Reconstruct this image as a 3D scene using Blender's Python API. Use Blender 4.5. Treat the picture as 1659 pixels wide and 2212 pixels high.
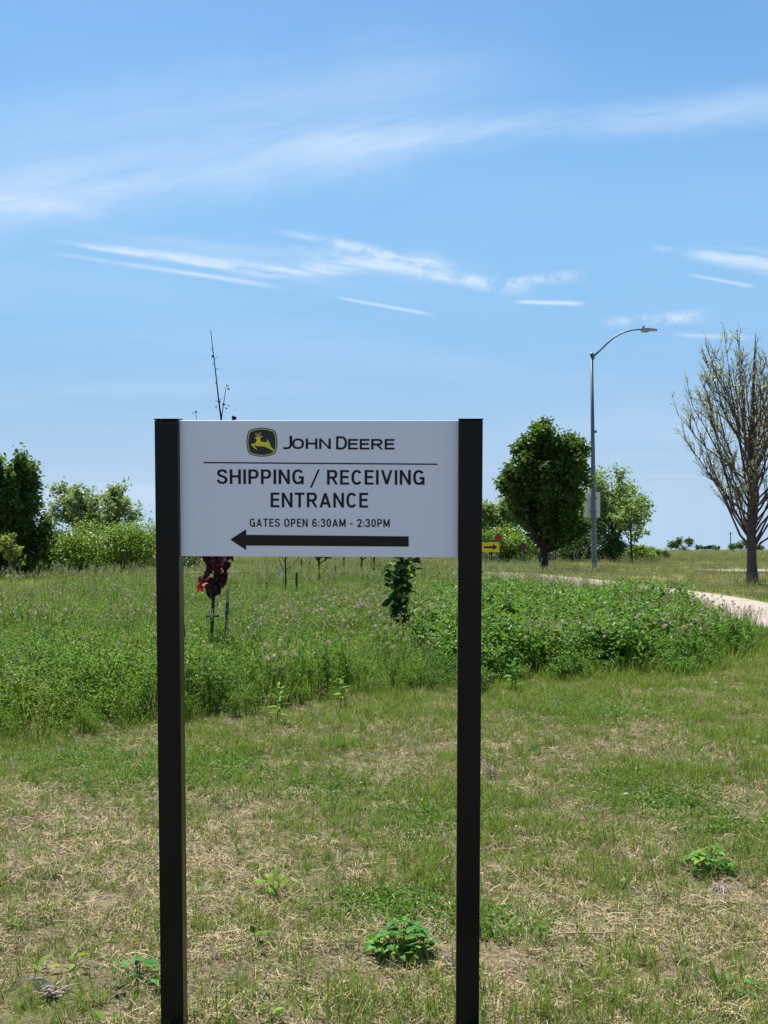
import bpy, bmesh, math, random
import numpy as np
from mathutils import Vector, Matrix, Euler

SC = bpy.context.scene
for o in list(bpy.data.objects):
    bpy.data.objects.remove(o)
COL = SC.collection

# ------------------------------------------------------------------ camera
EYE, F, CX, HY = 1.70, 2700.0, 829.5, 1130.0        # eye height; focal length and horizon in photo units (1659 wide)
cam = bpy.data.cameras.new('camera')
cam.sensor_fit = 'HORIZONTAL'; cam.sensor_width = 36.0
cam.lens = 36.0 * F / 1659.0
cam.shift_y = (HY - 1106.0) / 1659.0
cam.clip_start = 0.05; cam.clip_end = 3000
camo = bpy.data.objects.new('camera', cam); COL.objects.link(camo)
camo.location = (0, 0, EYE); camo.rotation_euler = (math.radians(90), 0, 0)
SC.camera = camo

# ------------------------------------------------------------------ sun, sky, exposure
SUN_EL, SUN_AZ = 63.0, -24.0                         # the sun stands ahead of the camera, a little to the left, high
SUN_STRENGTH, SKY_STRENGTH, EXPOSURE = 5.0, 0.081, 1.10
SC.view_settings.view_transform = 'Standard'; SC.view_settings.look = 'None'
SC.view_settings.exposure = EXPOSURE; SC.view_settings.gamma = 1.0
SC.view_settings.use_curve_mapping = False
sl = bpy.data.lights.new('sun', 'SUN'); sl.energy = SUN_STRENGTH; sl.angle = math.radians(0.53); sl.color = (1, 0.955, 0.88)
so = bpy.data.objects.new('sun', sl); COL.objects.link(so)
e, a = math.radians(SUN_EL), math.radians(SUN_AZ)
S = Vector((math.sin(a) * math.cos(e), math.cos(a) * math.cos(e), math.sin(e)))
so.rotation_euler = S.to_track_quat('Z', 'Y').to_euler(); so.location = S * 60

world = bpy.data.worlds.new('World'); SC.world = world; world.use_nodes = True


class NT:
    """Small node-writing helper."""
    def __init__(self, tree): self.t = tree; self.n = tree.nodes; self.l = tree.links
    def node(self, typ, **kw):
        n = self.n.new(typ)
        for k, v in kw.items(): setattr(n, k, v)
        return n
    def put(self, sock, v):
        if isinstance(v, bpy.types.NodeSocket): self.l.new(v, sock)
        elif v is not None: sock.default_value = v
    def math(self, op, a, b=None, c=None, clamp=False):
        n = self.node('ShaderNodeMath', operation=op, use_clamp=clamp)
        self.put(n.inputs[0], a); self.put(n.inputs[1], b); self.put(n.inputs[2], c)
        return n.outputs[0]
    def mix(self, f, a, b, mode='MIX'):
        n = self.node('ShaderNodeMix', data_type='RGBA', blend_type=mode)
        self.put(n.inputs['Factor'], f)
        for s, v in ((n.inputs['A'] if False else n.inputs[6], a), (n.inputs[7], b)):
            self.put(s, tuple(v) + (1,) if isinstance(v, tuple) and len(v) == 3 else v)
        return n.outputs[2]
    def noise(self, vec, scale, detail=3, rough=0.55, dist=0.0):
        n = self.node('ShaderNodeTexNoise')
        self.put(n.inputs['Vector'], vec); n.inputs['Scale'].default_value = scale
        n.inputs['Detail'].default_value = detail; n.inputs['Roughness'].default_value = rough
        n.inputs['Distortion'].default_value = dist
        return n.outputs['Fac']
    def ramp(self, f, lo, hi):
        n = self.node('ShaderNodeMapRange', interpolation_type='SMOOTHSTEP')
        self.put(n.inputs['Value'], f); self.put(n.inputs['From Min'], lo); self.put(n.inputs['From Max'], hi)
        return n.outputs['Result']
    def comb(self, x, y, z=0.0):
        n = self.node('ShaderNodeCombineXYZ')
        for i, v in enumerate((x, y, z)): self.put(n.inputs[i], v)
        return n.outputs[0]


def build_world():
    W = NT(world.node_tree); W.n.clear()
    sky = W.node('ShaderNodeTexSky', sky_type='NISHITA', sun_disc=False)
    sky.sun_elevation = e; sky.sun_rotation = a
    sky.altitude = 200; sky.air_density = 1.0; sky.dust_density = 0.6; sky.ozone_density = 1.6
    tc = W.node('ShaderNodeTexCoord'); sep = W.node('ShaderNodeSeparateXYZ')
    W.l.new(tc.outputs['Generated'], sep.inputs[0])
    x, y, z = sep.outputs
    yy = W.math('MAXIMUM', y, 0.02)
    u = W.math('DIVIDE', x, yy); v = W.math('DIVIDE', z, yy)          # direction ahead: tangent of azimuth and of height
    ahead = W.ramp(y, 0.05, 0.4)
    uv = W.comb(u, v)
    # high thin veil over the whole sky, on a plane far overhead
    zz = W.math('MAXIMUM', z, 0.03)
    px, py = W.math('DIVIDE', x, zz), W.math('DIVIDE', y, zz)
    veil_n = W.noise(W.comb(W.math('MULTIPLY', px, 0.28), W.math('MULTIPLY', py, 0.22), 3.0), 1.0, 5, 0.6, 0.6)
    veil = W.math('MULTIPLY', W.ramp(veil_n, 0.42, 0.75), 0.16)
    # fibres of the cirrus
    warp = W.noise(uv, 14, 3, 0.6)
    def fib(dx, dy, sa, sc, off):
        al = W.math('ADD', W.math('MULTIPLY', u, dx), W.math('MULTIPLY', v, dy))
        ac = W.math('ADD', W.math('MULTIPLY', u, -dy), W.math('MULTIPLY', v, dx))
        ac = W.math('ADD', ac, W.math('MULTIPLY', warp, 0.012))
        return W.noise(W.comb(W.math('MULTIPLY', al, sa), W.math('MULTIPLY', ac, sc), off), 1.0, 6, 0.66, 0.25)
    f1 = fib(0.985, -0.17, 9, 75, 0.0)
    f2 = fib(0.98, 0.2, 3.5, 26, 5.0)
    f4 = fib(0.985, -0.17, 30, 190, 9.0)
    f1 = W.math('MULTIPLY_ADD', W.math('SUBTRACT', f4, 0.5), 0.5, f1)
    f3 = W.math('MULTIPLY_ADD', W.math('SUBTRACT', f4, 0.5), 0.35, W.noise(uv, 42, 7, 0.68, 0.8))
    total = veil
    def streak(X0, Y0, X1, Y1, w0, w1, amp, fibre, lo, hi, soft=0.12):
        nonlocal total
        u0, v0, u1, v1 = (X0 - CX) / F, (HY - Y0) / F, (X1 - CX) / F, (HY - Y1) / F
        L = math.hypot(u1 - u0, v1 - v0); dx, dy = (u1 - u0) / L, (v1 - v0) / L
        du, dv = W.math('SUBTRACT', u, u0), W.math('SUBTRACT', v, v0)
        t = W.math('DIVIDE', W.math('ADD', W.math('MULTIPLY', du, dx), W.math('MULTIPLY', dv, dy)), L)
        d = W.math('ABSOLUTE', W.math('ADD', W.math('ADD', W.math('MULTIPLY', du, -dy), W.math('MULTIPLY', dv, dx)),
                                      W.math('MULTIPLY', W.math('SUBTRACT', warp, 0.5), 0.35 * (w0 + w1) / F)))
        w = W.math('MULTIPLY_ADD', t, (w1 - w0) / F, w0 / F)
        prof = W.math('SUBTRACT', 1.0, W.ramp(W.math('DIVIDE', d, W.math('MAXIMUM', w, 1e-4)), 0.0, 1.0))
        prof = W.math('POWER', prof, 1.5)
        m = W.math('MULTIPLY', prof, W.math('MULTIPLY', W.ramp(t, 0.0, soft), W.math('SUBTRACT', 1.0, W.ramp(t, 1 - soft, 1.0))))
        m = W.math('MULTIPLY', m, W.ramp(fibre, lo, hi))
        total = W.math('ADD', total, W.math('MULTIPLY', W.math('MULTIPLY', m, ahead), amp * 0.92))
    streak(75, 541, 640, 625, 8, 11, 0.85, f1, 0.2, 0.72, 0.25)
    streak(60, 510, 800, 612, 10, 34, 1.0, f1, 0.25, 0.72, 0.3)
    streak(160, 530, 520, 580, 8, 16, 0.6, f1, 0.2, 0.5)
    streak(480, 592, 980, 560, 16, 44, 1.0, f1, 0.28, 0.74, 0.25)
    streak(560, 490, 1010, 588, 12, 34, 0.9, f3, 0.30, 0.72, 0.25)
    streak(860, 583, 1180, 632, 20, 32, 1.0, f3, 0.30, 0.70, 0.3)
    streak(1030, 615, 1280, 592, 14, 30, 0.6, f3, 0.34, 0.62, 0.3)
    streak(120, 500, 1150, 610, 30, 60, 0.30, f2, 0.2, 0.7, 0.3)
    streak(560, 540, 1000, 570, 26, 46, 0.45, f3, 0.3, 0.75, 0.35)
    streak(1100, 651, 1275, 657, 8, 10, 0.9, f1, 0.2, 0.5, 0.25)
    streak(715, 640, 945, 682, 6, 8, 0.7, f1, 0.2, 0.5, 0.2)
    streak(1455, 540, 1900, 600, 26, 70, 1.0, f1, 0.22, 0.72, 0.2)
    streak(1480, 592, 1640, 622, 6, 9, 0.6, f1, 0.2, 0.5, 0.2)
    streak(1285, 700, 1560, 678, 22, 26, 0.75, f3, 0.32, 0.60, 0.3)
    streak(1440, 722, 1640, 730, 9, 12, 0.6, f1, 0.3, 0.6, 0.3)
    streak(1400, 535, 1480, 540, 10, 14, 0.4, f3, 0.3, 0.6, 0.3)
    streak(-250, 400, 260, 465, 50, 30, 0.35, f2, 0.25, 0.65, 0.2)
    streak(-300, 470, 1000, 300, 130, 120, 0.46, f2, 0.15, 0.70, 0.2)
    streak(500, 330, 2100, 190, 70, 80, 0.50, f2, 0.22, 0.64, 0.25)
    streak(-400, 400, 1300, 120, 220, 190, 0.30, f2, 0.1, 0.7, 0.3)
    streak(-300, 1075, 520, 1060, 50, 60, 0.35, f2, 0.1, 0.5, 0.3)
    streak(-300, 830, 900, 840, 60, 30, 0.14, f2, 0.2, 0.6, 0.3)
    streak(1000, 920, 2000, 930, 60, 60, 0.18, f2, 0.2, 0.6, 0.3)
    total = W.math('MINIMUM', total, 0.85)
    # clear summer air: deep blue overhead, paler and milkier towards the horizon
    base = W.mix(1.0, sky.outputs[0], (0.465, 0.70, 0.83), 'MULTIPLY')
    low = W.mix(W.ramp(z, 0.0, 0.17), (2.72, 3.72, 4.85), (1.68, 3.22, 5.10))
    base = W.mix(W.ramp(z, 0.44, 0.10), base, low)
    col = W.mix(total, base, (4.0, 4.85, 5.95))
    bg = W.node('ShaderNodeBackground'); bg.inputs['Strength'].default_value = SKY_STRENGTH
    W.l.new(col, bg.inputs['Color'])
    out = W.node('ShaderNodeOutputWorld'); W.l.new(bg.outputs[0], out.inputs['Surface'])
build_world()

# ------------------------------------------------------------------ helpers
rng = np.random.default_rng(7)
random.seed(7)


def ray(X, Y, d):
    """World point at distance d ahead that the photo shows at (X, Y)."""
    return Vector(((X - CX) / F * d, d, EYE + (HY - Y) / F * d))


def gz(x, y):
    """Height of the ground."""
    y = np.asarray(y, float); x = np.asarray(x, float)
    h = -0.018 * np.maximum(0, y - 40) - 0.03 * np.maximum(0, y - 260)
    h = h + 0.02 * np.sin(x * 0.9 + 1.0) * np.sin(y * 0.7) * np.clip(y / 6, 0, 1) + 0.006 * np.sin(x * 4.1 + y * 2.3)
    h = h - 0.45 * np.clip((-x - 3) / 12, 0, 1) * np.clip((y - 20) / 30, 0, 1)
    return h


def ground(X, d):
    x = (X - CX) / F * d
    return Vector((x, d, float(gz(x, d))))


def tag(o, label=None, cat=None, group=None, kind=None):
    if label: o['label'] = label
    if cat: o['category'] = cat
    if group: o['group'] = group
    if kind: o['kind'] = kind
    return o


def link(name, me, mat=None, parent=None):
    o = bpy.data.objects.new(name, me); COL.objects.link(o)
    if mat is not None and me is not None and not me.materials: me.materials.append(mat)
    if parent is not None: o.parent = parent
    return o


def thing(name, loc, label, cat, group=None):
    o = bpy.data.objects.new(name, None); COL.objects.link(o)
    o.location = loc; o.empty_display_size = 0.1
    return tag(o, label, cat, group)


class MB:
    """Collects vertices and faces (with a tint per face) into one mesh."""
    def __init__(self): self.v = []; self.f = []; self.t = []; self.n = 0
    def add(self, v, f, t=0.5):
        v = np.asarray(v, float).reshape(-1, 3)
        self.v.append(v); f = [tuple(int(i) + self.n for i in q) for q in f]
        self.f += f; self.n += len(v)
        self.t += list(t) if hasattr(t, '__len__') else [t] * len(f)
    def box(self, lo, hi, t=0.5):
        (x0, y0, z0), (x1, y1, z1) = lo, hi
        self.add([(x0, y0, z0), (x1, y0, z0), (x1, y1, z0), (x0, y1, z0), (x0, y0, z1), (x1, y0, z1), (x1, y1, z1), (x0, y1, z1)],
                 [(0, 3, 2, 1), (4, 5, 6, 7), (0, 1, 5, 4), (1, 2, 6, 5), (2, 3, 7, 6), (3, 0, 4, 7)], t)
    def tube(self, pts, rad, sides=5, t=0.5, cap=True):
        pts = np.asarray(pts, float); n = len(pts)
        rad = np.full(n, rad) if np.isscalar(rad) else np.asarray(rad, float)
        d = np.gradient(pts, axis=0); d /= np.linalg.norm(d, axis=1)[:, None] + 1e-9
        ref = np.where(np.abs(d[:, 2:3]) > 0.9, np.array([[1.0, 0, 0]]), np.array([[0, 0, 1.0]]))
        if (np.abs(d[:, 2]) > 0.9).any() and (np.abs(d[:, 2]) <= 0.9).any(): ref = np.tile([[0.31, 0.95, 0.05]], (n, 1))
        s = np.cross(d, ref); s /= np.linalg.norm(s, axis=1)[:, None] + 1e-9
        u = np.cross(s, d)
        an = np.arange(sides) * 2 * math.pi / sides
        v = pts[:, None] + rad[:, None, None] * (np.cos(an)[None, :, None] * s[:, None] + np.sin(an)[None, :, None] * u[:, None])
        f = []
        for i in range(n - 1):
            for k in range(sides):
                k2 = (k + 1) % sides
                f.append((i * sides + k, i * sides + k2, (i + 1) * sides + k2, (i + 1) * sides + k))
        if cap:
            f.append(tuple(range(sides - 1, -1, -1))); f.append(tuple((n - 1) * sides + k for k in range(sides)))
        self.add(v.reshape(-1, 3), f, t)
    def leaves(self, c, size, width=0.5, up=0.3, r=None, axis=None, fold=0.25, tint=None):
        """One folded four-cornered leaf at each centre, turned every way."""
        r = r or rng; c = np.asarray(c, float).reshape(-1, 3); n = len(c)
        if n == 0: return
        size = np.full(n, size) if np.isscalar(size) else np.asarray(size)
        nrm = r.normal(size=(n, 3)); nrm[:, 2] = np.abs(nrm[:, 2]) + up * 2; nrm /= np.linalg.norm(nrm, axis=1)[:, None]
        ax = r.normal(size=(n, 3)) if axis is None else np.asarray(axis, float) + r.normal(size=(n, 3)) * 0.15
        ax -= (ax * nrm).sum(1)[:, None] * nrm; ax /= np.linalg.norm(ax, axis=1)[:, None] + 1e-9
        sd = np.cross(nrm, ax); s = size[:, None]
        v = np.stack([c - ax * s * 0.5, c + sd * s * width * 0.5 + nrm * s * fold * width + ax * s * 0.05,
                      c + ax * s * 0.5, c - sd * s * width * 0.5 + nrm * s * fold * width + ax * s * 0.05], 1)
        q = np.arange(n)[:, None] * 4
        f = np.concatenate([q + [[0, 1, 2]], q + [[0, 2, 3]]], 1).reshape(-1, 3)
        t = np.repeat(r.random(n) if tint is None else tint, 2)
        self.add(v.reshape(-1, 3), f.tolist(), t)
    def mesh(self, name, smooth=False):
        me = bpy.data.meshes.new(name)
        me.from_pydata(np.concatenate(self.v).tolist(), [], self.f)
        at = me.attributes.new('tint', 'FLOAT', 'FACE'); at.data.foreach_set('value', np.asarray(self.t, np.float32))
        if smooth: me.polygons.foreach_set('use_smooth', [True] * len(me.polygons))
        me.update(); return me
    def build(self, name, mat, parent=None, smooth=False):
        return link(name, self.mesh(name, smooth), mat, parent)


def vnoise(x, y, s, seed=0):
    """Smooth value noise on the plane, 0 to 1."""
    g = np.random.default_rng(seed + 100).random((64, 64))
    x = np.asarray(x) / s + 31.7; y = np.asarray(y) / s + 11.3
    xi, yi = np.floor(x).astype(int), np.floor(y).astype(int)
    fx, fy = x - xi, y - yi; fx = fx * fx * (3 - 2 * fx); fy = fy * fy * (3 - 2 * fy)
    G = lambda i, j: g[i % 64, j % 64]
    return (G(xi, yi) * (1 - fx) + G(xi + 1, yi) * fx) * (1 - fy) + (G(xi, yi + 1) * (1 - fx) + G(xi + 1, yi + 1) * fx) * fy

# ------------------------------------------------------------------ materials


def new_mat(name):
    m = bpy.data.materials.new(name); m.use_nodes = True
    T = NT(m.node_tree); T.n.clear()
    out = T.node('ShaderNodeOutputMaterial'); return m, T, out


def plain(name, col, rough=0.5, metal=0.0, spec=0.5, var=0.12, scale=8.0, bump=0.0, bscale=60.0):
    m, T, out = new_mat(name)
    p = T.node('ShaderNodeBsdfPrincipled'); p.inputs['Roughness'].default_value = rough
    p.inputs['Metallic'].default_value = metal; p.inputs['Specular IOR Level'].default_value = spec
    tc = T.node('ShaderNodeTexCoord')
    n = T.noise(tc.outputs['Object'], scale, 5, 0.6)
    c = T.mix(n, tuple(k * (1 - var) for k in col), tuple(min(1, k * (1 + var)) for k in col))
    T.l.new(c, p.inputs['Base Color'])
    if bump:
        b = T.node('ShaderNodeBump'); b.inputs['Strength'].default_value = bump; b.inputs['Distance'].default_value = 0.002
        T.l.new(T.noise(tc.outputs['Object'], bscale, 3), b.inputs['Height']); T.l.new(b.outputs[0], p.inputs['Normal'])
    T.l.new(p.outputs[0], out.inputs['Surface']); return m


def leafy(name, c0, c1, c2=None, transl=0.4, rough=0.45, spec=0.35, patch=0.0, patch_col=None, pscale=0.35):
    """Leaf material: colour goes c0..c1 with the leaf's own tint, some instances towards c2, light comes through."""
    m, T, out = new_mat(name)
    at = T.node('ShaderNodeAttribute', attribute_name='tint')
    oi = T.node('ShaderNodeObjectInfo')
    c = T.mix(at.outputs['Fac'], c0, c1)
    if c2: c = T.mix(T.math('MULTIPLY', T.math('POWER', oi.outputs['Random'], 2.0), 0.85), c, c2)
    if patch:
        g = T.node('ShaderNodeNewGeometry')
        c = T.mix(T.math('MULTIPLY', T.ramp(T.noise(g.outputs['Position'], pscale, 3), 0.42, 0.62), patch), c, patch_col)
    p = T.node('ShaderNodeBsdfPrincipled'); p.inputs['Roughness'].default_value = rough
    p.inputs['Specular IOR Level'].default_value = spec
    T.l.new(c, p.inputs['Base Color'])
    tr = T.node('ShaderNodeBsdfTranslucent')
    T.l.new(T.mix(0.5, c, (0.20, 0.32, 0.03), 'MIX') if transl > 0.3 else c, tr.inputs['Color'])
    mx = T.node('ShaderNodeMixShader'); mx.inputs[0].default_value = transl
    T.l.new(p.outputs[0], mx.inputs[1]); T.l.new(tr.outputs[0], mx.inputs[2])
    T.l.new(mx.outputs[0], out.inputs['Surface']); return m


M = {}
M['post'] = plain('post_paint', (0.003, 0.0036, 0.008), 0.3, 0.0, 0.24, 0.2, 12, 0.15, 300)
M['panel'] = plain('panel_face', (0.84, 0.84, 0.96), 0.42, 0.0, 0.4, 0.02, 3)
M['vinyl'] = plain('navy_vinyl', (0.005, 0.005, 0.022), 0.35, 0.0, 0.3, 0.05)
M['arrow'] = plain('black_vinyl', (0.006, 0.006, 0.009), 0.30, 0.0, 0.3, 0.05)
M['emblem_black'] = plain('emblem_black', (0.01, 0.014, 0.012), 0.35)
M['emblem_green'] = plain('emblem_green', (0.005, 0.016, 0.018), 0.35)
M['emblem_yellow'] = plain('emblem_yellow', (0.85, 0.66, 0.03), 0.4)
M['emblem_rim'] = plain('emblem_rim', (0.55, 0.50, 0.22), 0.4)
M['steel'] = plain('galvanised_steel', (0.15, 0.165, 0.185), 0.45, 0.6, 0.5, 0.15, 3)
M['steel_dark'] = plain('lamp_arm_steel', (0.10, 0.13, 0.16), 0.45, 0.4, 0.5, 0.15, 3)
M['lamp_grey'] = plain('lamp_head_grey', (0.30, 0.31, 0.34), 0.45)
M['sign_back'] = plain('sign_back', (0.72, 0.73, 0.75), 0.5, 0.0)
M['yellow'] = plain('yellow_sheeting', (0.98, 0.62, 0.006), 0.45)
M['sign_black'] = plain('sign_black', (0.015, 0.008, 0.008), 0.5)
M['red_board'] = plain('red_sheeting', (0.36, 0.012, 0.03), 0.45)
M['dark_board'] = plain('dark_red_board', (0.05, 0.008, 0.014), 0.45)
M['red_dot'] = plain('red_reflector', (0.22, 0.015, 0.03), 0.3)
M['wood'] = plain('stake_wood', (0.36, 0.27, 0.15), 0.8, 0, 0.2, 0.3, 20)
M['stake'] = plain('stake_green_paint', (0.018, 0.035, 0.028), 0.5, 0, 0.4, 0.2, 20)
M['blue_band'] = plain('blue_tape', (0.06, 0.16, 0.30), 0.4)
M['strap'] = plain('strap_green', (0.02, 0.07, 0.05), 0.5)
M['white_tag'] = plain('white_tag', (0.8, 0.8, 0.78), 0.5)
M['bark_dark'] = plain('bark_dark', (0.045, 0.034, 0.03), 0.9, 0, 0.2, 0.35, 14, 0.8, 40)
M['bark_pear'] = plain('bark_pear', (0.11, 0.075, 0.072), 0.9, 0, 0.2, 0.3, 14, 0.8, 40)
M['bark_grey'] = plain('bark_grey', (0.12, 0.10, 0.085), 0.9, 0, 0.2, 0.3, 14, 0.8, 40)
M['twig_dead'] = plain('dead_twig', (0.36, 0.31, 0.26), 0.9, 0, 0.2, 0.35, 25)
M['stone'] = plain('pale_stone', (0.55, 0.52, 0.46), 0.9, 0, 0.2, 0.2, 30, 0.6, 80)
M['maple'] = leafy('maple_leaf', (0.025, 0.065, 0.014), (0.085, 0.15, 0.028), None, 0.32, 0.5, 0.25)
M['dark_tree'] = leafy('dark_tree_leaf', (0.025, 0.065, 0.014), (0.09, 0.16, 0.03), None, 0.32)
M['pale_tree'] = leafy('pale_tree_leaf', (0.15, 0.21, 0.09), (0.29, 0.35, 0.17), None, 0.45)
M['cotton'] = leafy('cottonwood_leaf', (0.13, 0.2, 0.06), (0.28, 0.36, 0.14), None, 0.45)
M['bush'] = leafy('bush_leaf', (0.07, 0.155, 0.012), (0.2, 0.295, 0.022), None, 0.35)
M['bush_dark'] = leafy('dark_bush_leaf', (0.035, 0.09, 0.018), (0.1, 0.18, 0.03), None, 0.3)
M['yellow_leaf'] = leafy('yellow_green_leaf', (0.16, 0.20, 0.03), (0.30, 0.32, 0.07), None, 0.4)
M['pear_leaf'] = leafy('pear_leaf', (0.3, 0.33, 0.14), (0.64, 0.64, 0.42), None, 0.4)
M['red_leaf'] = leafy('purple_leaf', (0.022, 0.006, 0.012), (0.06, 0.012, 0.02), None, 0.06, 0.55, 0.15)
M['red_leaf_lit'] = leafy('scarlet_leaf', (0.24, 0.008, 0.01), (0.36, 0.02, 0.015), None, 0.3, 0.55, 0.12)  # brighter copy of the purple leaf, its sunlit look put into the colour
M['sap_leaf'] = leafy('sapling_leaf', (0.014, 0.05, 0.012), (0.045, 0.11, 0.022), None, 0.25, 0.55, 0.15)
M['broad_leaf'] = leafy('broad_weed_leaf', (0.025, 0.12, 0.018), (0.08, 0.25, 0.03), None, 0.4, 0.5, 0.15)
M['milk_leaf'] = leafy('bright_weed_leaf', (0.12, 0.24, 0.025), (0.22, 0.34, 0.04), None, 0.45, 0.55, 0.12)
M['weed'] = leafy('meadow_leaf', (0.04, 0.14, 0.012), (0.23, 0.36, 0.04), (0.15, 0.22, 0.035), 0.36, 0.55, 0.12, 0.55, (0.05, 0.14, 0.055), 0.22)
M['clover'] = leafy('clover_leaf', (0.03, 0.125, 0.014), (0.16, 0.31, 0.035), (0.10, 0.19, 0.035), 0.33, 0.5, 0.16)
M['tall_grass'] = leafy('tall_grass_blade', (0.11, 0.22, 0.015), (0.26, 0.36, 0.04), (0.24, 0.27, 0.08), 0.4, 0.55, 0.15, 0.5, (0.07, 0.14, 0.02), 0.1)
M['seed'] = leafy('grass_seed_head', (0.26, 0.30, 0.11), (0.38, 0.40, 0.18), (0.34, 0.26, 0.15), 0.25, 0.6)
M['brown_grass'] = leafy('brown_field_grass', (0.13, 0.21, 0.03), (0.28, 0.3, 0.08), (0.30, 0.20, 0.10), 0.3, 0.6, 0.2, 0.7, (0.09, 0.14, 0.03), 0.16)
M['lawn'] = leafy('lawn_blade', (0.045, 0.1, 0.01), (0.21, 0.265, 0.035), (0.19, 0.24, 0.05), 0.36, 0.5, 0.15)
M['straw'] = leafy('straw', (0.12, 0.092, 0.042), (0.52, 0.42, 0.22), (0.34, 0.27, 0.18), 0.12, 0.7, 0.2)
M['litter'] = leafy('dead_litter', (0.05, 0.04, 0.03), (0.26, 0.22, 0.18), None, 0.08, 0.8, 0.1)
M['stalk'] = leafy('yellow_stalk', (0.13, 0.22, 0.03), (0.28, 0.34, 0.07), (0.36, 0.33, 0.12), 0.35, 0.55, 0.12)
M['pink'] = leafy('clover_flower', (0.5, 0.36, 0.29), (0.78, 0.64, 0.54), (0.62, 0.48, 0.38), 0.15, 0.7, 0.2)
M['white_flower'] = leafy('white_flower', (0.66, 0.60, 0.44), (0.8, 0.75, 0.58), None, 0.15, 0.7, 0.2)

# ------------------------------------------------------------------ ground, path, road
FRONT = [(-40, 9.0), (-12, 9.0), (-2.85, 9.28), (-2.21, 9.48), (-1.63, 10.24), (-0.92, 10.87), (-0.13, 11.57), (0.75, 11.88),
         (1.27, 12.7), (2.32, 13.3), (3.35, 13.5), (4.24, 14.85), (5.07, 16.3), (5.6, 17.2), (6.2, 19.5)]
PATH_R = [(10.4, -6), (10.0, 4), (9.7, 12), (9.2, 18), (8.6, 22), (8.0, 26.7), (7.13, 33.4), (6.0, 38), (4.83, 42), (2.3, 46.5), (-2, 51), (-10, 57), (-40, 72)]


def resample(pts, step):
    p = np.array(pts, float); s = np.r_[0, np.cumsum(np.linalg.norm(np.diff(p, axis=0), axis=1))]
    t = np.arange(0, s[-1], step)
    q = np.stack([np.interp(t, s, p[:, i]) for i in range(2)], 1)
    k = np.ones(9) / 9
    for i in range(2): q[4:-4, i] = np.convolve(q[:, i], k, 'valid')
    return q
PR = resample(PATH_R, 0.6)
tg = np.gradient(PR, axis=0); tg /= np.linalg.norm(tg, axis=1)[:, None]
PL = PR + np.stack([-tg[:, 1], tg[:, 0]], 1) * 2.9
_o = np.argsort(PR[:, 1]); PRy, PRx = PR[_o, 1], PR[_o, 0]
_o = np.argsort(PL[:, 1]); PLy, PLx = PL[_o, 1], PL[_o, 0]
FRONT = [(p[0] * 1.03, p[1] * 1.03) for p in FRONT]
path_right = lambda y: np.interp(y, PRy, PRx)
path_left = lambda y: np.interp(y, PLy, PLx)
front = lambda x: np.interp(x, [p[0] for p in FRONT], [p[1] for p in FRONT])


def ground_material():
    m, T, out = new_mat('field_ground')
    g = T.node('ShaderNodeNewGeometry'); P = g.outputs['Position']
    sp = T.node('ShaderNodeSeparateXYZ'); T.l.new(P, sp.inputs[0])
    fine = T.noise(P, 55, 4, 0.7); mid = T.noise(P, 3.0, 4, 0.6); big = T.noise(P, 0.22, 4, 0.55)
    soil = T.mix(T.ramp(fine, 0.3, 0.7), (0.045, 0.033, 0.02), (0.25, 0.195, 0.12))
    c = T.mix(T.ramp(mid, 0.40, 0.66), soil, T.mix(fine, (0.035, 0.05, 0.012), (0.13, 0.14, 0.045)))
    green = T.mix(fine, (0.05, 0.085, 0.018), (0.13, 0.165, 0.04))
    brown = T.mix(fine, (0.16, 0.13, 0.05), (0.26, 0.22, 0.10))
    field = T.mix(T.ramp(big, 0.44, 0.64), green, brown)
    far = T.ramp(sp.outputs[1], 14.0, 24.0)
    c = T.mix(far, c, field)
    p = T.node('ShaderNodeBsdfPrincipled'); p.inputs['Roughness'].default_value = 0.95; p.inputs['Specular IOR Level'].default_value = 0.1
    T.l.new(c, p.inputs['Base Color'])
    b = T.node('ShaderNodeBump'); b.inputs['Strength'].default_value = 0.7; b.inputs['Distance'].default_value = 0.02
    T.l.new(fine, b.inputs['Height']); T.l.new(b.outputs[0], p.inputs['Normal'])
    T.l.new(p.outputs[0], out.inputs['Surface']); return m
M['ground'] = ground_material()


def concrete(name, c0, c1):
    m, T, out = new_mat(name)
    g = T.node('ShaderNodeNewGeometry'); P = g.outputs['Position']
    c = T.mix(T.noise(P, 1.2, 5, 0.65), c0, c1)
    c = T.mix(T.math('MULTIPLY', T.noise(P, 40, 3, 0.6), 0.35), c, tuple(k * 0.55 for k in c0))
    p = T.node('ShaderNodeBsdfPrincipled'); p.inputs['Roughness'].default_value = 0.9
    T.l.new(c, p.inputs['Base Color']); T.l.new(p.outputs[0], out.inputs['Surface']); return m
M['path'] = concrete('path_concrete', (0.25, 0.205, 0.165), (0.35, 0.295, 0.245))
M['road'] = concrete('road_concrete', (0.26, 0.22, 0.18), (0.34, 0.30, 0.255))


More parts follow.
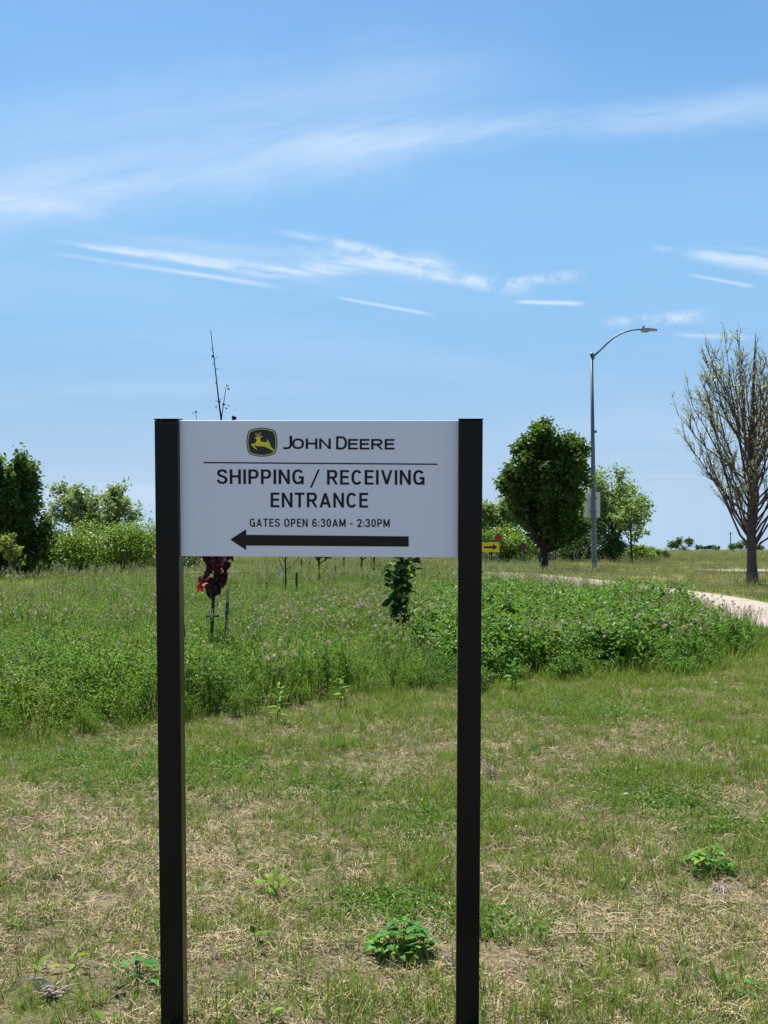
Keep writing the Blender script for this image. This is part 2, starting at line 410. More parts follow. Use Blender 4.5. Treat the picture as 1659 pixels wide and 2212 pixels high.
def grid_sheet(name, xs, ys, mat):
    X, Y = np.meshgrid(xs, ys); Z = gz(X, Y)
    v = np.stack([X, Y, Z], 2).reshape(-1, 3); nx = len(xs)
    i, j = np.meshgrid(np.arange(nx - 1), np.arange(len(ys) - 1)); k = (j * nx + i).ravel()
    f = np.stack([k, k + 1, k + 1 + nx, k + nx], 1)
    me = bpy.data.meshes.new(name); me.from_pydata(v.tolist(), [], f.tolist())
    me.polygons.foreach_set('use_smooth', [True] * len(me.polygons)); me.update()
    return link(name, me, mat)
xs = np.r_[-1200, -600, -300, -150, -90, -60, np.arange(-42, -8, 1.0), np.arange(-8, 8, 0.2), np.arange(8, 42, 1.0), 60, 90, 150, 300, 600, 1200]
ys = np.r_[-400, -150, -60, -25, np.arange(-12, 2, 1.0), np.arange(2, 18, 0.2), np.arange(18, 80, 1.0), np.arange(80, 262, 6), 300, 400, 600, 1000, 1800]
tag(grid_sheet('ground', xs, ys, M['ground']), 'patchy dry lawn and meadow ground', None, None, 'structure')


def slabs(name, L, R, n, mat, kind='structure', label=None):
    """A strip of concrete cut into slabs with open joints, each slab a child."""
    root = thing(name, (0, 0, 0), label, None); tag(root, kind=kind)
    k = 0
    while k + n < len(L):
        mb = MB(); rows = []
        for q in range(k, k + n + 1):
            s = 0.012 if q == k else (-0.012 if q == k + n else 0)
            l = L[q] * 1.0; r = R[q] * 1.0
            q2 = min(q + 1, len(L) - 1); q1 = q2 - 1
            l += (L[q2] - L[q1]) / np.linalg.norm(L[q2] - L[q1]) * s; r += (R[q2] - R[q1]) / np.linalg.norm(R[q2] - R[q1]) * s
            rows.append((l, r))
        v = []
        for l, r in rows:
            for p in (l, r):
                z = float(gz(p[0], p[1]))
                v.append((p[0], p[1], z + 0.035)); v.append((p[0], p[1], z - 0.08))
        f = []
        m_ = len(rows)
        for q in range(m_ - 1):
            b = q * 4
            f += [(b, b + 2, b + 6, b + 4), (b, b + 4, b + 5, b + 1), (b + 2, b + 3, b + 7, b + 6)]
        f += [(0, 1, 3, 2), ((m_ - 1) * 4, (m_ - 1) * 4 + 2, (m_ - 1) * 4 + 3, (m_ - 1) * 4 + 1)]
        mb.add(v, f); mb.build('slab', mat, root)
        k += n
    return root
slabs('path', PL, PR, 5, M['path'], label='pale concrete path curving away to the right of the meadow')
rl = np.stack([np.arange(12.6, 70, 1.0), 51.0 + 0 * np.arange(12.6, 70, 1.0)], 1); rr = rl.copy(); rr[:, 1] = 45.2
slabs('road', rl, rr, 5, M['road'], label='pale concrete road strip behind the bare pear tree')

# ------------------------------------------------------------------ the post and panel sign
SW, PW, PD = 1.0532, 0.076, 0.074
sign = thing('entrance_sign', (0, 0, 0), 'large white shipping and receiving sign panel between two black posts', 'sign')
sign.rotation_mode = 'YXZ'; sign.rotation_euler = (0.0655, 0.0039, -0.0404)
_R = Euler((0.0655, 0.0039, -0.0404), 'YXZ').to_matrix()
_top = Vector((-0.2118, 3.9926, EYE + 0.3345)); LEN = 2.045
sign.location = _top + _R @ Vector((0, 0, -LEN))


def bevel_box(name, lo, hi, mat, parent, bev=0.003):
    bm = bmesh.new(); bmesh.ops.create_cube(bm, size=1.0)
    for v in bm.verts:
        for i in range(3): v.co[i] = lo[i] + (v.co[i] + 0.5) * (hi[i] - lo[i])
    bmesh.ops.bevel(bm, geom=list(bm.edges), offset=bev, segments=2, affect='EDGES', profile=0.5)
    me = bpy.data.meshes.new(name); bm.to_mesh(me); bm.free()
    return link(name, me, mat, parent)
for s in (-1, 1):
    x0 = -SW / 2 if s < 0 else SW / 2 - PW
    p = bevel_box('post', (x0, 0, -0.25), (x0 + PW, PD, LEN - 0.006), M['post'], sign)
    bevel_box('post_cap', (x0 - 0.0015, -0.0015, LEN - 0.0055), (x0 + PW + 0.0015, PD + 0.0015, LEN), M['post'], p, 0.0015)
PX0, PX1 = -SW / 2 + PW, SW / 2 - PW
PZ0, PZ1, PY = LEN - 0.4457, LEN - 0.0064, 0.022
panel = bevel_box('panel', (PX0 + 0.0005, PY, PZ0), (PX1 - 0.0005, PY + 0.03, PZ1), M['panel'], sign, 0.0015)


def pu(zx): return PX0 + (zx - 135.0) / 1381.0 * (PX1 - PX0)
def pv(zy): return PZ1 - (zy - 68.0) / 671.0 * (PZ1 - PZ0)


def decal(name, pts, mat, parent, lift=0.0008, thick=0.0005):
    """Flat cut-out shapes (lists of outline points in panel units) with a little thickness."""
    bm = bmesh.new()
    for poly in pts:
        vs = [bm.verts.new((pu(x), PY - lift, pv(y))) for x, y in poly]
        try: f = bm.faces.new(vs)
        except ValueError: continue
        f.normal_update()
        if f.normal.y > 0: f.normal_flip()
    bmesh.ops.triangulate(bm, faces=list(bm.faces))
    me = bpy.data.meshes.new(name); bm.to_mesh(me); bm.free()
    return link(name, me, mat, parent)


def spline(pts, n=6):
    """Smooth curve through the points."""
    P = [np.array(p, float) for p in pts]; P = [2 * P[0] - P[1]] + P + [2 * P[-1] - P[-2]]; out = []
    for i in range(1, len(P) - 2):
        for k in range(n):
            t = k / n
            out.append(0.5 * (2 * P[i] + (P[i + 1] - P[i - 1]) * t + (2 * P[i - 1] - 5 * P[i] + 4 * P[i + 1] - P[i + 2]) * t * t + (3 * P[i] - P[i - 1] - 3 * P[i + 1] + P[i + 2]) * t ** 3))
    return out + [P[-2]]


def arc(cx, cy, rx, ry, a0, a1, n=18, ex=2.35):
    r_ = []
    for k in range(n + 1):
        a_ = math.radians(a0 + (a1 - a0) * k / n); c_, s_ = math.cos(a_), math.sin(a_)
        r_.append((cx + rx * math.copysign(abs(c_) ** (2 / ex), c_), cy + ry * math.copysign(abs(s_) ** (2 / ex), s_)))
    return r_


def glyph(ch, h, wide=1.0):
    """Strokes of a capital or figure (centre lines, height 1) and its width; h is half the stroke weight."""
    W_ = {'S': .60, 'H': .66, 'I': 2 * h, 'P': .60, 'N': .66, 'G': .68, 'R': .64, 'E': .54, 'C': .65, 'V': .68, 'T': .60, 'A': .70, 'O': .68, 'M': .80,
          'D': .66, '6': .57, '3': .56, '0': .57, '2': .56, ':': 2 * h, '-': .32, ' ': .22, '/': .5}[ch]
    w = W_ if ch in 'I: ' else W_ * wide
    m, b, t = w / 2, h * 0.92, 1 - h * 0.92
    L, Rr = h, w - h
    if ch == 'I': s_ = [[(m, 0), (m, 1)]]
    elif ch == 'H': s_ = [[(L, 0), (L, 1)], [(Rr, 0), (Rr, 1)], [(L, .52), (Rr, .52)]]
    elif ch == 'E': s_ = [[(L, 0), (L, 1)], [(L, t), (w, t)], [(L, .52), (w * .93, .52)], [(L, b), (w, b)]]
    elif ch == 'T': s_ = [[(m, 0), (m, 1)], [(0, t), (w, t)]]
    elif ch == 'N': s_ = [[(L, 0), (L, 1)], [(Rr, 0), (Rr, 1)], [(L, 1), (Rr, 0)]]
    elif ch == 'M': s_ = [[(L, 0), (L, 1)], [(Rr, 0), (Rr, 1)], [(L, 1), (m, .12)], [(m, .12), (Rr, 1)]]
    elif ch == 'V': s_ = [[(h * .9, 1.02), (m, .04)], [(m, .04), (w - h * .9, 1.02)]]
    elif ch == 'A': s_ = [[(h * .9, -.02), (m, .96)], [(m, .96), (w - h * .9, -.02)], [(w * .22, .28), (w * .78, .28)]]
    elif ch == 'P': s_ = [[(L, 0), (L, 1)], [(L, t), (w * .55, t)] + arc(w * .55, (t + .44) / 2, w * .45 - h, (t - .44) / 2, 90, -90, 12) + [(L, .44)]]
    elif ch == 'R': s_ = [[(L, 0), (L, 1)], [(L, t), (w * .55, t)] + arc(w * .55, (t + .48) / 2, w * .42 - h, (t - .48) / 2, 90, -90, 12) + [(L, .48)], [(w * .50, .48), (w - h * .8, -.02)]]
    elif ch == 'D': s_ = [[(L, 0), (L, 1)], [(L, t), (w * .45, t)] + arc(w * .45, .5, w * .55 - h, .5 - b, 90, -90, 18) + [(L, b)]]
    elif ch in 'O0': a_ = arc(m, .5, m - h, .5 - b, 0, 360, 36); s_ = [a_ + [a_[1]]]
    elif ch == 'C': s_ = [arc(m, .5, m - h, .5 - b, 38, 322, 30)]
    elif ch == 'G': s_ = [arc(m, .5, m - h, .5 - b, 38, 325, 30), [(Rr, .46), (Rr, .0)], [(w * .55, .46), (w, .46)]]
    elif ch == 'S': s_ = [spline([(x * w, y) for x, y in ((.90, .74), (.76, .885), (.5, t), (.23, .885), (.13, .735), (.23, .60), (.5, .525), (.78, .435), (.89, .275), (.77, .12), (.5, b), (.22, .125), (.07, .285))])]
    elif ch == '2': s_ = [spline([(x * w, y) for x, y in ((.12, .70), (.24, .88), (.5, t), (.78, .87), (.87, .70), (.76, .50), (.45, .26), (.14, b))]), [(.08 * w, b), (w, b)]]
    elif ch == '3': s_ = [spline([(x * w, y) for x, y in ((.12, .76), (.26, .90), (.5, t), (.76, .87), (.83, .73), (.72, .58), (.45, .53))]), spline([(x * w, y) for x, y in ((.45, .53), (.76, .47), (.88, .29), (.77, .12), (.5, b), (.22, .115), (.08, .27))])]
    elif ch == '6': s_ = [spline([(x * w, y) for x, y in ((.86, .76), (.74, .90), (.52, t), (.24, .84), (.12, .48), (.22, .15), (.5, b), (.79, .14), (.88, .32), (.78, .51), (.52, .585), (.26, .50), (.14, .36))])]
    elif ch == ':': s_ = [[(m, .06), (m, .06 + 2 * h)], [(m, .52), (m, .52 + 2 * h)]]
    elif ch == '-': s_ = [[(0, .40), (w, .40)]]
    else: s_ = []
    return s_, w


def ribbon(pts, h):
    p = np.array(pts, float); d = np.diff(p, axis=0); k_ = np.r_[True, np.linalg.norm(d, axis=1) > 1e-6]; p = p[k_]
    d = np.diff(p, axis=0); d /= np.linalg.norm(d, axis=1)[:, None]; n_ = np.stack([-d[:, 1], d[:, 0]], 1)
    nn = np.r_[n_[:1], (n_[:-1] + n_[1:]) / 2, n_[-1:]]; nn /= (nn ** 2).sum(1)[:, None].clip(0.4)
    return p + nn * h, p - nn * h


def lettering(body, x0, y0, x1, y1, mat, weight=0.15, label=None, gap=0.14, wide=1.0):
    """One line of cut vinyl capitals fitted to the box (x0, y0)-(x1, y1) on the panel."""
    h = weight / 2; V, Fc, pen = [], [], 0.0; lift = 0
    for ch in body:
        st, w = glyph(ch, h, wide)
        for q in st:
            a_, b_ = ribbon(q, h); n0 = len(V); n_ = len(a_); lift = (lift + 1) % 4
            for k in range(n_):
                for c_ in (a_[k], b_[k]): V.append((pen + c_[0], lift, min(1.0, max(0.0, c_[1])) if ch not in 'OCGSD' else c_[1]))
            Fc += [(n0 + 2 * k, n0 + 2 * k + 1, n0 + 2 * k + 3, n0 + 2 * k + 2) for k in range(n_ - 1)]
        pen += w + gap
    V = np.array(V); lo, hi = V.min(0), V.max(0)
    X0, X1, Z1, Z0 = pu(x0), pu(x1), pv(y0), pv(y1)
    V = np.stack([X0 + (V[:, 0] - lo[0]) / (hi[0] - lo[0]) * (X1 - X0), PY - 0.0006 - 0.00012 * V[:, 1], Z0 + (V[:, 2] - lo[2]) / (hi[2] - lo[2]) * (Z1 - Z0)], 1)
    me = bpy.data.meshes.new('lettering'); me.from_pydata(V.tolist(), [], Fc); me.update()
    o = link('lettering', me, mat, panel)
    if label: o['label'] = label
    return o

# emblem: rounded shield outline with two borders, leaping deer
def shield(k):
    pts = [(215, 27), (262, 31), (305, 41), (343, 54), (358, 72), (368, 110), (376, 175), (368, 240), (358, 278), (343, 296), (305, 310), (262, 320), (215, 324)]
    pts += [(432 - x, y) for x, y in pts[::-1][1:-1]]
    return [(216 + (x - 216) * k, 175.5 + (y - 175.5) * k) for x, y in pts]


def c2(p):                                          # from the emblem drawing's units to panel units
    return [(468 + (x - 55) * 157 / 323, 103 + (y - 27) * 143 / 297) for x, y in p]
emb = decal('emblem', [c2(shield(1.0))], M['emblem_black'], panel, 0.0006)
DEER = [(141, 131), (160, 122), (178, 118), (192, 121), (206, 115), (225, 112), (222, 120), (207, 128), (199, 140), (201, 158), (212, 170), (245, 175),
        (268, 177), (274, 168), (262, 152), (270, 148), (283, 164), (293, 180), (300, 196), (305, 218), (330, 243), (345, 268), (340, 276), (318, 257), (285, 239),
        (258, 226), (228, 217), (190, 217), (158, 212), (132, 206), (148, 226), (167, 246), (160, 251), (138, 234), (112, 209), (103, 199), (112, 193),
        (150, 186), (158, 167), (163, 145), (152, 139)]
ANT = [[(182, 120), (172, 108), (158, 100), (146, 98), (147, 103), (158, 106), (170, 113), (176, 121)],
       [(176, 110), (166, 96), (152, 84), (150, 88), (162, 100), (171, 113)],
       [(190, 120), (196, 106), (203, 90), (201, 72), (197, 72), (197, 90), (190, 104), (184, 118)],
       [(188, 108), (182, 94), (174, 78), (170, 80), (177, 95), (183, 111)]]


def emb_part(name, polys, mat, y):
    bm = bmesh.new()
    for poly in polys:
        vs = [bm.verts.new((pu(x), y, pv(z))) for x, z in c2(poly)]
        f = bm.faces.new(vs); f.normal_update()
        if f.normal.y > 0: f.normal_flip()
    bmesh.ops.triangulate(bm, faces=list(bm.faces))
    me = bpy.data.meshes.new(name); bm.to_mesh(me); bm.free()
    return me
em = emb.data
for polys, mat, y in (([shield(0.945)], 'emblem_rim', PY - 0.0010), ([shield(0.875)], 'emblem_green', PY - 0.0014), ([DEER], 'emblem_yellow', PY - 0.0018), (ANT[:2], 'emblem_yellow', PY - 0.0021), (ANT[2:], 'emblem_yellow', PY - 0.0024)):
    me = emb_part('tmp', polys, M[mat], y)
    em.materials.append(M[mat]); mi = len(em.materials) - 1
    bm = bmesh.new(); bm.from_mesh(em); nf = len(bm.faces); bm.from_mesh(me)
    bm.faces.ensure_lookup_table()
    for f in bm.faces[nf:]: f.material_index = mi
    bm.to_mesh(em); bm.free(); bpy.data.meshes.remove(me)
emb['label'] = 'dark rounded emblem with a leaping yellow deer'
NV = M['vinyl']
J_ = [(683, 143), (696, 143), (696, 184), (693, 196), (686, 205), (674, 209), (652, 209), (652, 199), (672, 199), (680, 196), (683, 188)]
decal('lettering', [J_], NV, panel)
lettering('OHN', 695, 156, 887, 208, NV, 0.19, None, 0.14, 1.45)
lettering('D', 913, 145, 967, 210, NV, 0.16, None, 0.1, 1.15)
lettering('EERE', 972, 158, 1201, 210, NV, 0.19, None, 0.14, 1.5)
decal('rule', [[(255, 272), (1413, 278), (1413, 284.5), (255, 278.5)]], NV, panel)
lettering('SHIPPING', 320, 308, 753, 381, NV, 0.158)
decal('lettering', [[(823, 308), (833, 308), (793, 397), (783, 397)]], NV, panel)
lettering('RECEIVING', 868, 310, 1349, 383, NV, 0.158)
lettering('ENTRANCE', 588, 422, 1071, 496, NV, 0.158)
lettering('GATES OPEN 6:30AM - 2:30PM', 483, 551, 1178, 592, NV, 0.165, None, 0.17)
decal('arrow', [[(385, 656), (465, 604), (465, 632), (1272, 636), (1272, 687), (465, 685), (465, 708)]], M['arrow'], panel)['label'] = 'long black arrow pointing left'

# ------------------------------------------------------------------ trees and bushes


def bez(p0, p1, p2, n):
    t = np.linspace(0, 1, n)[:, None]
    return (1 - t) ** 2 * p0 + 2 * t * (1 - t) * p1 + t ** 2 * p2


def tree(name, label, cat, base, H, env, trunk_h, r0, n_limb, n_sub, n_twig, n_leaf, leaf, sigma, bark, leafm, seed,
         top=(0, 0), sub_len=0.16, rise=0.55, group=None, low=0.0, sides=5, flat=1.0, lead_k=0.8, twig_k=1.0, limb_k=0.55, twig_r=0.0045, limb_rise=None):
    """Tapered trunk, limbs reaching for the crown's outline env(h) (0..1 -> radius), twigs on them, leaves about the twigs."""
    r = np.random.default_rng(seed); lrs = rise if limb_rise is None else limb_rise
    root = thing(name, base, label, cat, group)
    wood, crown = MB(), MB()
    tp = np.array([top[0], top[1], H * lead_k])
    lead = bez(np.zeros(3) - [0, 0, 0.1], np.array([top[0] * 0.2 + 0.03 * H * r.normal(), 0.03 * H * r.normal(), H * 0.5]), tp, 12)
    lr = r0 * (1 - np.linspace(0, 1, 12)) ** 0.8 + 0.006; lr[0] *= 1.35
    wood.tube(lead, lr, 8, r.random())
    tips = []
    for i in range(n_limb):
        az = i * 2.39996 + r.normal() * 0.35
        h0 = trunk_h + (H * 0.62 - trunk_h) * (i / n_limb) ** 1.25
        he = np.clip(h0 / H + (low + 0.10 + 0.55 * r.random() ** 0.9) * (1 - h0 / H), 0.08, 0.99)
        R = env(he, az) * (0.72 + 0.28 * r.random())
        cx = np.interp(he * H, lead[:, 2], lead[:, 0]); cy = np.interp(he * H, lead[:, 2], lead[:, 1])
        s = np.array([np.interp(h0, lead[:, 2], lead[:, k]) for k in range(3)])
        end = np.array([cx + R * math.cos(az), cy + R * math.sin(az) * flat, he * H])
        mid = s + (end - s) * 0.5; mid[:2] = s[:2] + (end[:2] - s[:2]) * (0.5 + 0.35 * lrs); mid[2] = s[2] + (end[2] - s[2]) * (0.5 - 0.25 * lrs)
        L = bez(s, mid, end, 8)
        L[1:-1] += r.normal(size=(6, 3)) * 0.012 * H * 0.4
        rr = max(0.008, np.interp(h0, lead[:, 2], lr) * limb_k)
        wood.tube(L, rr * (1 - np.linspace(0, 1, 8)) ** 0.75 + 0.004, sides, r.random(), cap=False)
        tips.append(L[-1])
        for j in range(n_sub):
            k = 0.22 + 0.78 * r.random(); q = k * 7; i0 = min(6, int(q))
            p = L[i0] + (L[i0 + 1] - L[i0]) * (q - i0); dr = L[i0 + 1] - L[i0]; dr /= np.linalg.norm(dr) + 1e-9
            d = dr + r.normal(size=3) * 0.55; d[2] = abs(d[2]) * 0.7 + rise * 0.5; d /= np.linalg.norm(d)
            ln = H * sub_len * (0.5 + 0.8 * r.random()) * (1.1 - 0.5 * k)
            e_ = p + d * ln; e_[2] += ln * 0.2 * rise
            B = bez(p, p + d * ln * 0.5 + r.normal(size=3) * ln * 0.06, e_, 4)
            wood.tube(B, np.linspace(0.32 * rr + 0.003, 0.003, 4), 4 if sides > 4 else 3, r.random(), cap=False)
            tips.append(e_)
            for w in range(n_twig):
                kk = 0.25 + 0.75 * r.random(); q = kk * 3; i0 = min(2, int(q)); pp = B[i0] + (B[i0 + 1] - B[i0]) * (q - i0)
                dd = d * 0.8 + r.normal(size=3) * 0.6; dd[2] += 0.5 * rise; dd /= np.linalg.norm(dd)
                ee = pp + dd * ln * twig_k * (0.25 + 0.3 * r.random())
                wood.tube([pp, (pp + ee) / 2 + r.normal(size=3) * 0.01, ee], [twig_r, twig_r * 0.8, twig_r * 0.45], 3, r.random(), cap=False)
                tips.append(ee)
                if n_leaf:
                    n = r.poisson(n_leaf)
                    c = pp + (ee - pp) * r.random((n, 1)) ** 0.6 + r.normal(size=(n, 3)) * sigma
                    crown.leaves(c, leaf * (0.6 + 0.8 * r.random(n)), 0.62, 0.3, r)
    wood.build('trunk', bark, root)
    if crown.n: crown.build('crown', leafm, root)
    return root


def bush(name, label, base, w, h, dpt, leafm, seed, n=2600, leaf=0.12, lumps=26, group=None, cat='bush'):
    r = np.random.default_rng(seed); root = thing(name, base, label, cat, group)
    wood, crown = MB(), MB(); C = []
    for i in range(lumps):
        az = r.random() * 6.283; ph = r.random() ** 0.75
        C.append((math.cos(az) * w / 2 * math.sqrt(1 - ph ** 2) * 0.9, math.sin(az) * dpt / 2 * math.sqrt(1 - ph ** 2) * 0.9, h * (0.12 + 0.8 * ph) * (0.85 + 0.25 * r.random())))
    C = np.array(C)
    for c in C:
        wood.tube(bez(np.array([c[0] * 0.25, c[1] * 0.25, -0.05]), np.array([c[0] * 0.5, c[1] * 0.5, c[2] * 0.6]), c, 5), np.linspace(0.022, 0.005, 5), 4, r.random(), cap=False)
    k = r.integers(0, lumps, n); sg = h * 0.115
    P_ = C[k] + r.normal(size=(n, 3)) * np.array([sg * 1.25, sg * 1.25, sg])
    P_[:, 2] = np.abs(P_[:, 2]) + 0.03
    crown.leaves(P_, leaf * (0.6 + 0.8 * r.random(n)), 0.6, 0.4, r)
    wood.build('stem', M['bark_grey'], root); crown.build('crown', leafm, root)
    return root


def prof(pts, lob=0.12, ph=0.0, n=3):
    hs = [p[0] for p in pts]; rs = [p[1] for p in pts]
    return lambda h, az: float(np.interp(h, hs, rs)) * (1 + lob * math.sin(n * az + ph + h * 5))

# right: dense maple by the path, bare pear, the trees behind the lamp
tree('maple_tree', 'dense dark green egg shaped tree on a short trunk left of the street lamp', 'tree', ground(1174, 49), 6.9,
     prof([(0.05, 0.4), (0.11, 0.6), (0.19, 1.15), (0.31, 1.65), (0.47, 1.9), (0.58, 1.75), (0.70, 1.25), (0.80, 0.85), (0.90, 0.6), (1.0, 0.4)], 0.09, 1.0), 0.7, 0.17, 64, 11, 6, 8, 0.19, 0.12, M['bark_dark'], M['maple'], 11,
     top=(0.25, 0.0), sub_len=0.066, rise=0.6, low=-0.05, lead_k=0.7)
tree('pear_tree', 'nearly bare pear tree with upswept purple brown branches right of the path', 'tree', ground(1625, 34.8), 7.6,
     prof([(0.1, 0.5), (0.2, 1.15), (0.35, 1.95), (0.5, 2.3), (0.6, 2.3), (0.75, 1.75), (0.88, 1.3), (1.0, 0.8)], 0.03, 0.4), 0.85, 0.14, 66, 12, 7, 1.3, 0.064, 0.035, M['bark_pear'], M['pear_leaf'], 5,
     top=(0.1, 0.0), sub_len=0.09, rise=1.15, low=0.18, twig_k=1.0, lead_k=0.92, limb_k=0.25, twig_r=0.0048, limb_rise=0.3)
tree('cottonwood_tree', 'broad pale green tree standing behind the street lamp', 'tree', ground(1322, 74), 6.2,
     prof([(0.1, 1.2), (0.3, 1.7), (0.6, 1.9), (0.8, 1.6), (1.0, 0.7)], 0.2, 0.0), 0.9, 0.13, 34, 9, 5, 5, 0.20, 0.20, M['bark_grey'], M['cotton'], 21, sub_len=0.12, rise=0.5)
tree('cottonwood_tree', 'thin loose leaved young tree rightmost of the group behind the lamp', 'tree', ground(1366, 66), 4.3,
     prof([(0.15, 0.5), (0.5, 0.8), (0.8, 0.9), (1.0, 0.4)], 0.3, 2.0), 0.9, 0.05, 14, 5, 3, 4, 0.20, 0.08, M['bark_dark'], M['cotton'], 22, sub_len=0.14, rise=0.4)
tree('cottonwood_tree', 'greyish green tree rising between the dense dark tree and the lamp post', 'tree', ground(1252, 80), 5.0,
     prof([(0.1, 0.9), (0.4, 1.6), (0.7, 1.5), (1.0, 0.5)], 0.2, 2.0), 0.5, 0.10, 26, 8, 5, 7, 0.22, 0.20, M['bark_grey'], M['cotton'], 23, sub_len=0.13, rise=0.5)
tree('cottonwood_tree', 'pale green tree showing between the right sign post and the dense dark tree', 'tree', ground(1060, 84), 4.5,
     prof([(0.1, 1.2), (0.4, 1.9), (0.7, 1.7), (1.0, 0.6)], 0.2, 1.0), 0.4, 0.10, 30, 8, 5, 7, 0.22, 0.20, M['bark_grey'], M['cotton'], 24, sub_len=0.13, rise=0.5)
# left: tall dark tree, pale spreading tree, thin yellowish young tree
tree('dark_tree', 'tall dark green tree at the left edge of the field', 'tree', ground(2, 54), 6.9,
     prof([(0.0, 1.2), (0.2, 2.0), (0.4, 2.1), (0.6, 1.7), (0.8, 1.15), (0.95, 0.75), (1.0, 0.5)], 0.13, 0.0), 0.5, 0.16, 58, 11, 6, 8, 0.19, 0.14, M['bark_dark'], M['dark_tree'], 31, sub_len=0.085, rise=0.5, low=-0.06, lead_k=0.7)
tree('pale_tree', 'pale open crowned tree with grey limbs above the left bushes', 'tree', ground(200, 66), 5.5,
     prof([(0.2, 2.0), (0.4, 2.65), (0.6, 2.4), (0.8, 1.9), (1.0, 1.0)], 0.03, 0.5), 1.4, 0.12, 40, 8, 5, 5, 0.20, 0.13, M['bark_grey'], M['pale_tree'], 32, sub_len=0.12, rise=0.6)
tree('young_tree', 'thin yellow green young tree in front of the tall dark tree', 'tree', ground(22, 44), 2.1,
     prof([(0.1, 0.25), (0.4, 0.42), (0.7, 0.36), (1.0, 0.15)], 0.3, 0.5), 0.35, 0.025, 12, 4, 3, 4, 0.12, 0.05, M['bark_grey'], M['yellow_leaf'], 33, sub_len=0.14, rise=0.5)
BG = 'bushes along the left edge of the field'
LEFT_B = [(70, 55, 2.4, 1.5, 'bush_dark', 'low dark bush at the foot of the tall dark tree'),
          (118, 56, 2.6, 1.8, 'bush_dark', 'rounded dark bush just right of the tall dark tree'),
          (168, 54, 2.4, 1.6, 'bush', 'bright green bush under the left side of the pale tree'),
          (215, 57, 2.8, 2.05, 'bush', 'tallest bright bush under the middle of the pale tree'),
          (262, 55, 2.6, 1.85, 'bush', 'bright green bush under the right side of the pale tree'),
          (310, 57, 2.6, 1.95, 'bush', 'bright bush just left of the left sign post'),
          (355, 59, 2.6, 1.9, 'bush_dark', 'bush cut by the left sign post'),
          (425, 62, 2.4, 1.35, 'bush_dark', 'dark bush seen under the panel beside the left sign post')]
for i, (X, d, w, h, mt, lb) in enumerate(LEFT_B):
    bush('bush', lb, ground(X, d), w * 1.25, h + 0.25, 2.2, M[mt], 40 + i, 4200, 0.13, 38, BG)
BG2 = 'bushes behind the red markers'
RIGHT_B = [(1056, 70, 2.2, 1.7, 'bush', 'bush behind the yellow arrow sign'), (1095, 72, 2.4, 1.9, 'bush', 'bush behind the leftmost red marker'),
           (1130, 70, 2.2, 1.5, 'bush', 'bush behind the middle red marker'), (1200, 71, 2.4, 1.7, 'bush_dark', 'bush behind the rightmost red marker'),
           (1242, 72, 2.4, 2.1, 'bush_dark', 'dark bush left of the lamp post foot'), (1282, 73, 2.4, 1.9, 'bush_dark', 'dark bush right behind the lamp post'),
           (1322, 72, 2.0, 1.4, 'bush_dark', 'low bush under the pale tree behind the lamp'), (1378, 80, 2.2, 0.95, 'bush', 'low bush right of the thin young tree'),
           (1412, 84, 2.2, 0.8, 'bush', 'rightmost low bush of the thicket behind the lamp')]
for i, (X, d, w, h, mt, lb) in enumerate(RIGHT_B):
    bush('bush', lb, ground(X, d), w, h, 2.0, M[mt], 60 + i, 2600, 0.14, 26, BG2)
for i, (X, d, w, h, lb) in enumerate([(1476, 235, 6.5, 2.3, 'small dark clump of trees on the far horizon'), (1612, 230, 6, 2.0, 'far clump of trees behind the pear trunk'),
                                      (1530, 240, 5, 1.0, 'tiny far bush on the horizon left of the pear tree')]):
    bush('distant_trees', lb, ground(X, d), w, h, 3, M['bush_dark'], 80 + i, 1500, 0.4, 18, cat='trees')

# ------------------------------------------------------------------ street lamp and its sign
lamp_base = ground(1284, 54)
lamp = thing('street_lamp', lamp_base, 'tall grey street lamp with a curved arm beside the path', 'street lamp')
Htop = (ray(1278, 765, 54).z - lamp_base.z); dxt = ray(1278, 765, 54).x - lamp_base.x
k = 54 / F
mb = MB(); mb.tube([(0, 0, -0.1), (0, 0, 0), (dxt * 0.5, 0, Htop * 0.5), (dxt, 0, Htop)], [0.125, 0.125, 0.095, 0.062], 12); mb.build('pole', M['steel'], lamp, True)
mb = MB(); mb.tube([(dxt, 0, Htop), (dxt, 0, Htop + 0.03), (dxt, 0, Htop + 0.06)], [0.095, 0.095, 0.05], 12); mb.build('pole_cap', M['steel_dark'], lamp)
A_ = lambda X, Y: np.array([(X - 1284) * k, 0, ray(X, Y, 54).z - lamp_base.z])
mb = MB(); mb.box(A_(1279, 774) - [0.0, 0.05, 0.05], A_(1283, 767) + [0.02, 0.05, 0.02]); mb.build('arm_bracket', M['steel_dark'], lamp)
arm = [A_(*p) for p in ((1282, 770), (1295, 758), (1310, 743), (1325, 730), (1340, 721), (1355, 715.5), (1370, 712.5), (1386, 711.5))]
mb = MB(); mb.tube(arm, np.linspace(0.045, 0.032, 8), 8); mb.build('arm', M['steel_dark'], lamp, True)
c0, c1 = A_(1384, 712.5), A_(1420, 713.5)
head = MB()
L_ = c1[0] - c0[0]
sec = [(0, 0.05, 0.05, -0.05), (0.06, 0.12, 0.06, -0.09), (0.45 * L_, 0.15, 0.06, -0.10), (0.52 * L_, 0.15, 0.055, -0.05), (0.95 * L_, 0.12, 0.02, -0.04), (L_, 0.05, -0.01, -0.05)]
v = []
for (x, w, zt, zb) in sec: v += [(c0[0] + x, -w, c0[2] + zb), (c0[0] + x, w, c0[2] + zb), (c0[0] + x, w, c0[2] + zt), (c0[0] + x, -w, c0[2] + zt)]
f = []
